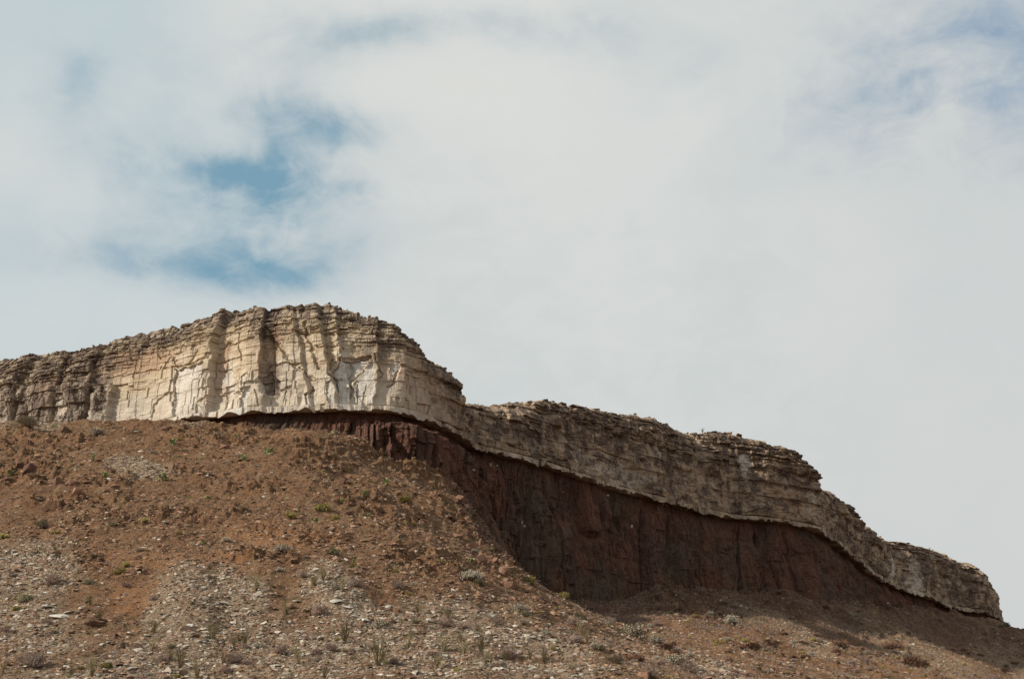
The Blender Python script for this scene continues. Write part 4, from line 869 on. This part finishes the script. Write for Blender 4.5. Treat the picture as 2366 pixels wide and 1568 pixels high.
NP_ = [('stalk_clump',873,1540,60,'tallest clump of upright stalks at the bottom, left of the largest white slab'),('stalk_clump',796,1490,52,'stalk clump just above the square white stone'),
  ('stalk_clump',416,1548,46,'stalk clump at the foot of the left scree fan'),('stalk_clump',210,1566,48,'stalk clump at the bottom edge, far left'),('stalk_clump',163,1560,30,'short stalk clump beside the grey lump'),
  ('stalk_clump',492,1478,34,'stalk clump at the right side of the left scree fan'),('stalk_clump',455,1566,36,'stalk clump at the bottom edge below the left fan'),
  ('stalk_clump',1025,1506,40,'leftmost stalk clump of the three in a row right of the white slab'),('stalk_clump',1072,1512,36,'middle stalk clump of the three in a row'),('stalk_clump',1113,1512,46,'rightmost stalk clump of the three in a row'),
  ('stalk_clump',1122,1536,28,'short stalk clump below the row of three'),('stalk_clump',1258,1535,34,'stalk clump beside the tall thin stalk at lower right'),('stalk_clump',965,1415,26,'olive stalk clump left of the pink shrubs'),
  ('stalk_clump',590,1367,36,'grey stalk clump above the small cream slab'),('stalk_clump',724,1357,36,'stalk clump at the upper edge of the central scree'),('stalk_clump',745,1340,34,'stalk clump on the crest of the central scree'),
  ('stalk_clump',790,1367,34,'stalk clump in the top of the central scree'),('stalk_clump',750,1566,30,'stalk clump at the bottom edge below the central scree'),('stalk_clump',565,1490,30,'brown stalk clump between the two scree fans'),
  ('stalk_clump',228,1437,30,'dark stalk clump on the red earth left of the left fan'),('stalk_clump',660,1420,36,'bushy brown stalk clump left of the central scree'),
  ('grey_shrub',1464,1472,62,'large pale grey-green shrub on bare orange ground right of centre'),('grey_shrub',1092,1340,46,'grey-green shrub below the lit spur'),('grey_shrub',1515,1485,34,'small grey shrub right of the large pale one'),
  ('grey_shrub',225,1008,40,'grey dry shrub just below the cliff foot at the left'),('grey_shrub',60,990,44,'grey shrub against the dark cliff foot, far left'),('grey_shrub',650,1275,36,'grey-green shrub in the middle of the slope'),('grey_shrub',95,1220,36,'grey shrub at the left of the slope'),
  ('grey_shrub',1200,1415,40,'grey-green shrub above the bluish stone'),('grey_shrub',1420,1530,40,'grey-green shrub near the bottom under the bare patch'),('grey_shrub',1690,1440,34,'grey shrub in the shade under the red face'),('grey_shrub',1560,1535,46,'spreading grey shrub near the bottom right of centre'),
  ('grey_shrub',880,1452,44,'grey shrub right of the central scree hollow'),('grey_shrub',1380,1500,36,'grey shrub on the slope at lower centre right'),
  ('dry_shrub',1026,1447,40,'pink dry shrub, left one of the pair below the spur'),('dry_shrub',1073,1452,40,'pink dry shrub, right one of the pair below the spur'),('dry_shrub',1590,1550,54,'wide pinkish shrub with a dark foot at the bottom right'),
  ('dry_shrub',1150,1440,34,'pink shrub left of the slab with a dark gap'),('dry_shrub',1208,1442,30,'pink shrub right of the slab with a dark gap'),('dry_shrub',820,1355,44,'pinkish low shrub above the central scree'),('dry_shrub',920,1360,40,'pinkish low shrub right of the central scree'),
  ('dry_shrub',740,1420,44,'brown dry shrub in the central scree'),('dry_shrub',700,1335,30,'dark dry shrub above the central scree'),('dry_shrub',380,1530,40,'pinkish dry shrub at the lower left'),('dry_shrub',545,1530,46,'pink and brown shrub at the lower left centre'),
  ('dry_shrub',120,1350,50,'purplish dry shrub at the left of the slope'),('dry_shrub',75,1540,70,'broad rusty brown shrub at the bottom left corner'),('dry_shrub',1175,1520,44,'dry shrub right of the row of stalk clumps'),('dry_shrub',320,1500,30,'small dry shrub at the left rim of the fan'),
  ('dry_shrub',650,1510,44,'pinkish dry shrub at lower centre'),('dry_shrub',1500,1560,44,'pinkish shrub at the bottom edge right of centre'),('dry_shrub',1330,1445,44,'dry shrub beside the bare orange ground'),
  ('yellow_bush',132,1235,28,'yellow-brown cushion bush at the left of the slope'),('yellow_bush',8,1244,28,'bright yellow-green cushion at the left edge'),('yellow_bush',912,1322,20,'round yellow cushion right of the central scree'),('yellow_bush',670,1195,30,'bright yellow bush in the middle of the lit slope'),
  ('yellow_bush',745,1180,40,'long yellow bush on the upper middle slope'),('yellow_bush',775,1200,24,'yellow bush right of the long yellow one'),('yellow_bush',945,1375,20,'mustard cushion bush below the spur'),('yellow_bush',275,1325,32,'yellow-green bush on the left slope'),
  ('yellow_bush',290,1310,26,'pale yellow-green bush above the left scree'),('yellow_bush',935,1160,34,'yellowish bush high on the spur'),('yellow_bush',1020,1300,18,'yellow cushion in the middle of the spur flank'),('yellow_bush',1277,1500,20,'brownish yellow cushion near the bottom right of centre'),
  ('yellow_bush',1135,1272,18,'yellow bush on the edge of the spur'),('yellow_bush',1225,1345,30,'yellow-green bush on the spur crest against the dark face'),('yellow_bush',1300,1380,30,'yellow bush at the foot of the spur crest'),('yellow_bush',1660,1490,26,'yellow bush at the shade line on the right'),
  ('yellow_bush',336,1208,22,'mustard bush beside the grey stone'),('yellow_bush',815,1310,20,'orange-yellow cushion left of centre'),('yellow_bush',40,1410,32,'brown-yellow bush at the lower left'),('yellow_bush',1880,1480,24,'bright yellow bush on the shaded right slope'),
  ('yellow_bush',1250,1590,20,'yellow-green cushion under the thin stalk'),
  ('prickly_pear',376,1108,26,'brightest green cactus on the upper left slope'),('prickly_pear',242,1104,22,'green cactus under the red knob'),('prickly_pear',620,1050,28,'pale green cactus below the cliff foot'),('prickly_pear',563,1062,24,'green cactus left of the pale one'),
  ('prickly_pear',400,1028,22,'green cactus near the top of the left slope'),('prickly_pear',215,1062,18,'small green cactus on the upper left'),('prickly_pear',728,1205,18,'blue-green cactus on the middle slope'),('prickly_pear',893,1118,20,'green cactus below the columned step'),
  ('prickly_pear',22,1100,22,'green cactus at the upper left edge'),('prickly_pear',843,1150,16,'green cactus on the spur flank'),('prickly_pear',852,1192,14,'small bright cactus on the spur flank'),('prickly_pear',1108,1180,16,'green cactus at the shade line of the spur'),
  ('prickly_pear',470,1260,24,'dark green cactus beside the shadowed boulder'),('prickly_pear',790,1162,14,'small cactus in the upper middle slope'),('prickly_pear',1090,1300,18,'green cactus low on the spur crest'),
  ('rosette',800,1160,16,'yellow-green rosette in the upper middle'),('rosette',1405,1448,20,'pale rosette on bare ground'),('rosette',935,1120,20,'yellow rosette below the columned step'),('rosette',1560,1400,20,'yellow-green rosette in the shade'),
  ('rosette',1590,1435,18,'pale yellow rosette on the shaded slope'),('rosette',1780,1450,20,'yellow rosette on the pale streak at the right'),('rosette',1500,1405,16,'small yellow rosette near the foot of the red face'),('rosette',1910,1372,18,'yellow rosette at the foot of the red face'),
  ('green_bush',1340,1430,36,'low dark green bush at the end of the spur'),('green_bush',770,1282,36,'green bush in the middle of the slope'),('green_bush',1212,1422,28,'low green bush beside the bluish stone'),('green_bush',1105,1352,34,'dark green foot of bush on the spur flank'),
  ('green_bush',960,1440,24,'dark green bush left of the pink pair'),('green_bush',205,1350,30,'olive bush at the left'),('green_bush',60,1390,40,'dark olive bush near the left edge'),('green_bush',2325,1447,20,'dark bush on the skyline beyond the cliff end'),('green_bush',2313,1446,12,'small bush on the skyline touching the cliff end'),
  ('rusty_bush',1740,1500,50,'rust-red bush on the shaded right slope'),('rusty_bush',2060,1500,60,'broad rust-red bush at the right'),('rusty_bush',2110,1540,60,'rust-red bush at the lower right'),('rusty_bush',1940,1495,50,'rust-red bush between the two pale streaks'),('rusty_bush',1540,1500,40,'orange-brown bush at the shade line')]
for kind, u, v, wpx, lab in NP_:
    h_ = hit(u, v)
    if not h_: continue
    x, y, z = h_; W = wpx*y/FPX*(1.2 if kind in ('dry_shrub', 'grey_shrub', 'stalk_clump') else 1.05)
    base = {'dry_shrub': 1.5, 'grey_shrub': 1.5, 'green_bush': 1.25, 'yellow_bush': .95, 'rusty_bush': 1.25, 'stalk_clump': 1.75, 'prickly_pear': .85, 'rosette': 1.0}[kind]
    plant(kind, x, y, z, W/base, lab, flat=1.0)
cond_low = lambda u, v, sc, ba, ro: np.clip((v-1280)/250, 0, 1)*(1-.7*ba)*.8
def many(kind, n, cond, lo, hi, **kw):
    for x, y, z, u, v in rand_spots(n, cond, **kw): plant(kind, x, y, z, random.uniform(lo, hi)*(1 if y < 220 else 1.25))
many('dry_shrub', 120, cond_low, .5, 1.05)
many('grey_shrub', 75, lambda u, v, sc, ba, ro: (.15+np.clip((v-1250)/300, 0, 1)*.6)*(1-.7*ba), .45, 1.0)
many('stalk_clump', 34, lambda u, v, sc, ba, ro: np.clip((v-1360)/200, 0, 1)*(u < 1500)*.8, .45, .85)
many('yellow_bush', 80, lambda u, v, sc, ba, ro: .35+(u > 1400)*.3, .5, 1.1)
many('green_bush', 40, lambda u, v, sc, ba, ro: .3, .35, .9)
many('rosette', 60, lambda u, v, sc, ba, ro: .25+.4*ro+(u > 1400)*.2, .5, 1.0)
many('prickly_pear', 26, lambda u, v, sc, ba, ro: (v < 1330)*.5, .5, .9)
many('rusty_bush', 70, lambda u, v, sc, ba, ro: (u > 1480)*.7+.06, .6, 1.5)
many('grass_tuft', 120, lambda u, v, sc, ba, ro: .3+.5*sc, .6, 1.1)
for k_, (x, y, z) in enumerate(WALLP):
    s_ = random.uniform(.35, .8)*(1.2 if y > 320 else 1)
    o = plant(random.choice(['rosette', 'yellow_bush', 'yellow_bush', 'grass_tuft', 'green_bush']), x, y, z, s_)
    it = items[-1]; items[-1] = it[:1]+(it[1]+' on the red face', it[2])+it[3:]
# plants on the rim
for i in sorted(rng.choice(vis, 34, replace=False)):
    b_ = rng.uniform(.2, 1.8); x = RIMX[i]-nx[i]*b_; y = RIMY[i]-ny[i]*b_
    plant('grass_tuft' if rng.random() < .55 else 'green_bush', float(x), float(y), float(RIMZ[i])+.1, rng.uniform(.4, .75))
for u_, k_, s_ in ((1660, 'stalk_clump', .8), (2192, 'stalk_clump', .6), (250, 'grey_shrub', 1.0), (1690, 'rusty_bush', 1.0)):
    i = int(np.argmin(np.abs(RIMU-u_))); plant(k_, float(RIMX[i]-nx[i]*.8), float(RIMY[i]-ny[i]*.8), float(RIMZ[i]), s_)

# low dry ground cover: thin blades and twigs all over the slope
def cover(n, name, mt, label, cond, hmin, hmax, blades, spread):
    y = rng.uniform(110, 400, n*6); x = rng.uniform(-.41, .41, n*6)*y; keep = rng.random(n*6) < y/400; x, y = x[keep], y[keep]
    z, sc, ba, ro = terrain(x, y, True); u, v = proj(x, y, z)
    lim = np.interp(np.arctan2(x, y), np.arctan2(Ps[:itip, 0], Ps[:itip, 1]), Ps[:itip, 1])
    cl = np.clip(fbm(x/5, y/5, 301+n, 3)*1.6+.45, 0, 1)
    ok = (rng.random(len(x)) < cond(u, v, sc, ba, ro)*cl) & (y < lim); x, y, z = x[ok][:n], y[ok][:n], z[ok][:n]; n = len(x)
    sz = rng.uniform(hmin, hmax, n)*np.clip(y/170, 1, 1.7)
    x = np.repeat(x, blades)+rng.normal(0, .05, n*blades); y_ = np.repeat(y, blades)+rng.normal(0, .05, n*blades); z = np.repeat(z, blades); L = np.repeat(sz, blades)*rng.uniform(.6, 1.1, n*blades)
    a = rng.uniform(0, 6.283, n*blades); e = rng.uniform(.1, spread, n*blades); w = L*.05+.008
    tip = np.stack([x+np.cos(a)*np.sin(e)*L, y_+np.sin(a)*np.sin(e)*L, z+np.cos(e)*L], -1)
    sd_ = np.stack([-np.sin(a)*w, np.cos(a)*w, 0*a], -1); bs = np.stack([x, y_, z-.04], -1)
    V = np.stack([bs-sd_, bs+sd_, tip], 1).reshape(-1, 3); F = np.arange(len(V)).reshape(-1, 3)
    o = link(name, np_mesh(name, V, F), mt); o['kind'] = 'stuff'; o['label'] = label; o['category'] = 'ground cover'
cover(26000, 'dry_grass', STRAW, 'thin straw-coloured grass scattered over the hillside', lambda u, v, sc, ba, ro: .25+.35*sc, .10, .28, 9, 1.2)
cover(38000, 'dry_weeds', DRY, 'low pinkish brown weeds scattered over the hillside', lambda u, v, sc, ba, ro: .15+.5*np.clip((v-1250)/250, 0, 1)+.5*(u > 1400), .15, .38, 10, 1.3)
cover(30000, 'green_weeds', BUSHG, 'low olive weeds scattered over the hillside', lambda u, v, sc, ba, ro: .3+.4*(u > 1400), .10, .26, 9, 1.3)

# ------------------------------------------------------------------ labels
ORD = ['', 'second', 'third', 'fourth', 'fifth', 'sixth', 'seventh', 'eighth', 'ninth', 'tenth', 'eleventh', 'twelfth', 'thirteenth', 'fourteenth', 'fifteenth', 'sixteenth', 'seventeenth', 'eighteenth', 'nineteenth', 'twentieth']+['twenty-'+q for q in ('first', 'second', 'third', 'fourth', 'fifth', 'sixth', 'seventh', 'eighth', 'ninth')]+['thirtieth']
def place_of(u, v, rim):
    if rim:
        for lim, s in ((260, 'the rim above the dark left tier'), (500, 'the rising rim left of the summit'), (660, 'the left half of the summit rim'), (820, 'the right half of the summit rim'), (960, 'the rim falling right of the summit'), (1075, 'the steep rim above the notch'), (1300, 'the rim right of the notch'), (1480, 'the flat middle rim'), (1640, 'the rim before the right hump'), (1900, 'the right hump rim'), (2100, 'the stepped right rim')):
            if u < lim: return s
        return 'the rim of the cliff end'
    if v < 1080: row = 'just under the cliff'
    elif v < 1200: row = 'high on the slope'
    elif v < 1320: row = 'halfway down the slope'
    elif v < 1420: row = 'on the lower slope'
    elif v < 1500: row = 'low down'
    else: row = 'at the bottom edge'
    for lim, s in ((170, 'far left'), (340, 'left edge third'), (520, 'left'), (690, 'left of centre'), (860, 'centre left'), (1020, 'centre'), (1183, 'centre right'), (1400, 'right of centre'), (1600, 'inner right'), (1850, 'right'), (2100, 'outer right')):
        if u < lim: return row+', '+s
    return row+', far right'
cells = {}
for it in items:
    o, s, p, cat, grp, u, v, lab = it
    o['category'] = cat; o['group'] = grp
    if lab: o['label'] = lab; continue
    topv = np.interp(u, tu, tv); rim = ('rim' in grp) or (v < topv+18 and u < 2305)
    cells.setdefault((p, s, place_of(u, v, rim), rim), []).append((u, o))
for (p, s, pl_, rim), L in cells.items():
    L.sort(key=lambda q: q[0]); n = len(L)
    for i, (u, o) in enumerate(L):
        pre = 'on ' if rim else ''
        if n == 1: t_ = f'the {s} {pre}{pl_}'
        elif i == 0: t_ = f'leftmost {s} {pre}{pl_}'
        elif i == n-1: t_ = f'rightmost {s} {pre}{pl_}'
        else: t_ = f'{ORD[min(i, 29)]} {s} from the left {pre}{pl_}'
        o['label'] = t_ if len(t_.replace('-', ' ').split()) <= 16 else t_.replace('down the slope', '').replace(' from the left', ' from left').replace('on the lower slope', 'low on slope').replace('on the slope', 'on slope').replace('  ', ' ').replace(' ,', ',')
# cycles
scene.cycles.max_bounces = 4; scene.cycles.diffuse_bounces = 3
LB = {}
for it in items: LB.setdefault(it[0]['label'], []).append(it[0].name)
print('items', len(items), 'dup', [(k, len(v)) for k, v in LB.items() if len(v) > 1][:20])
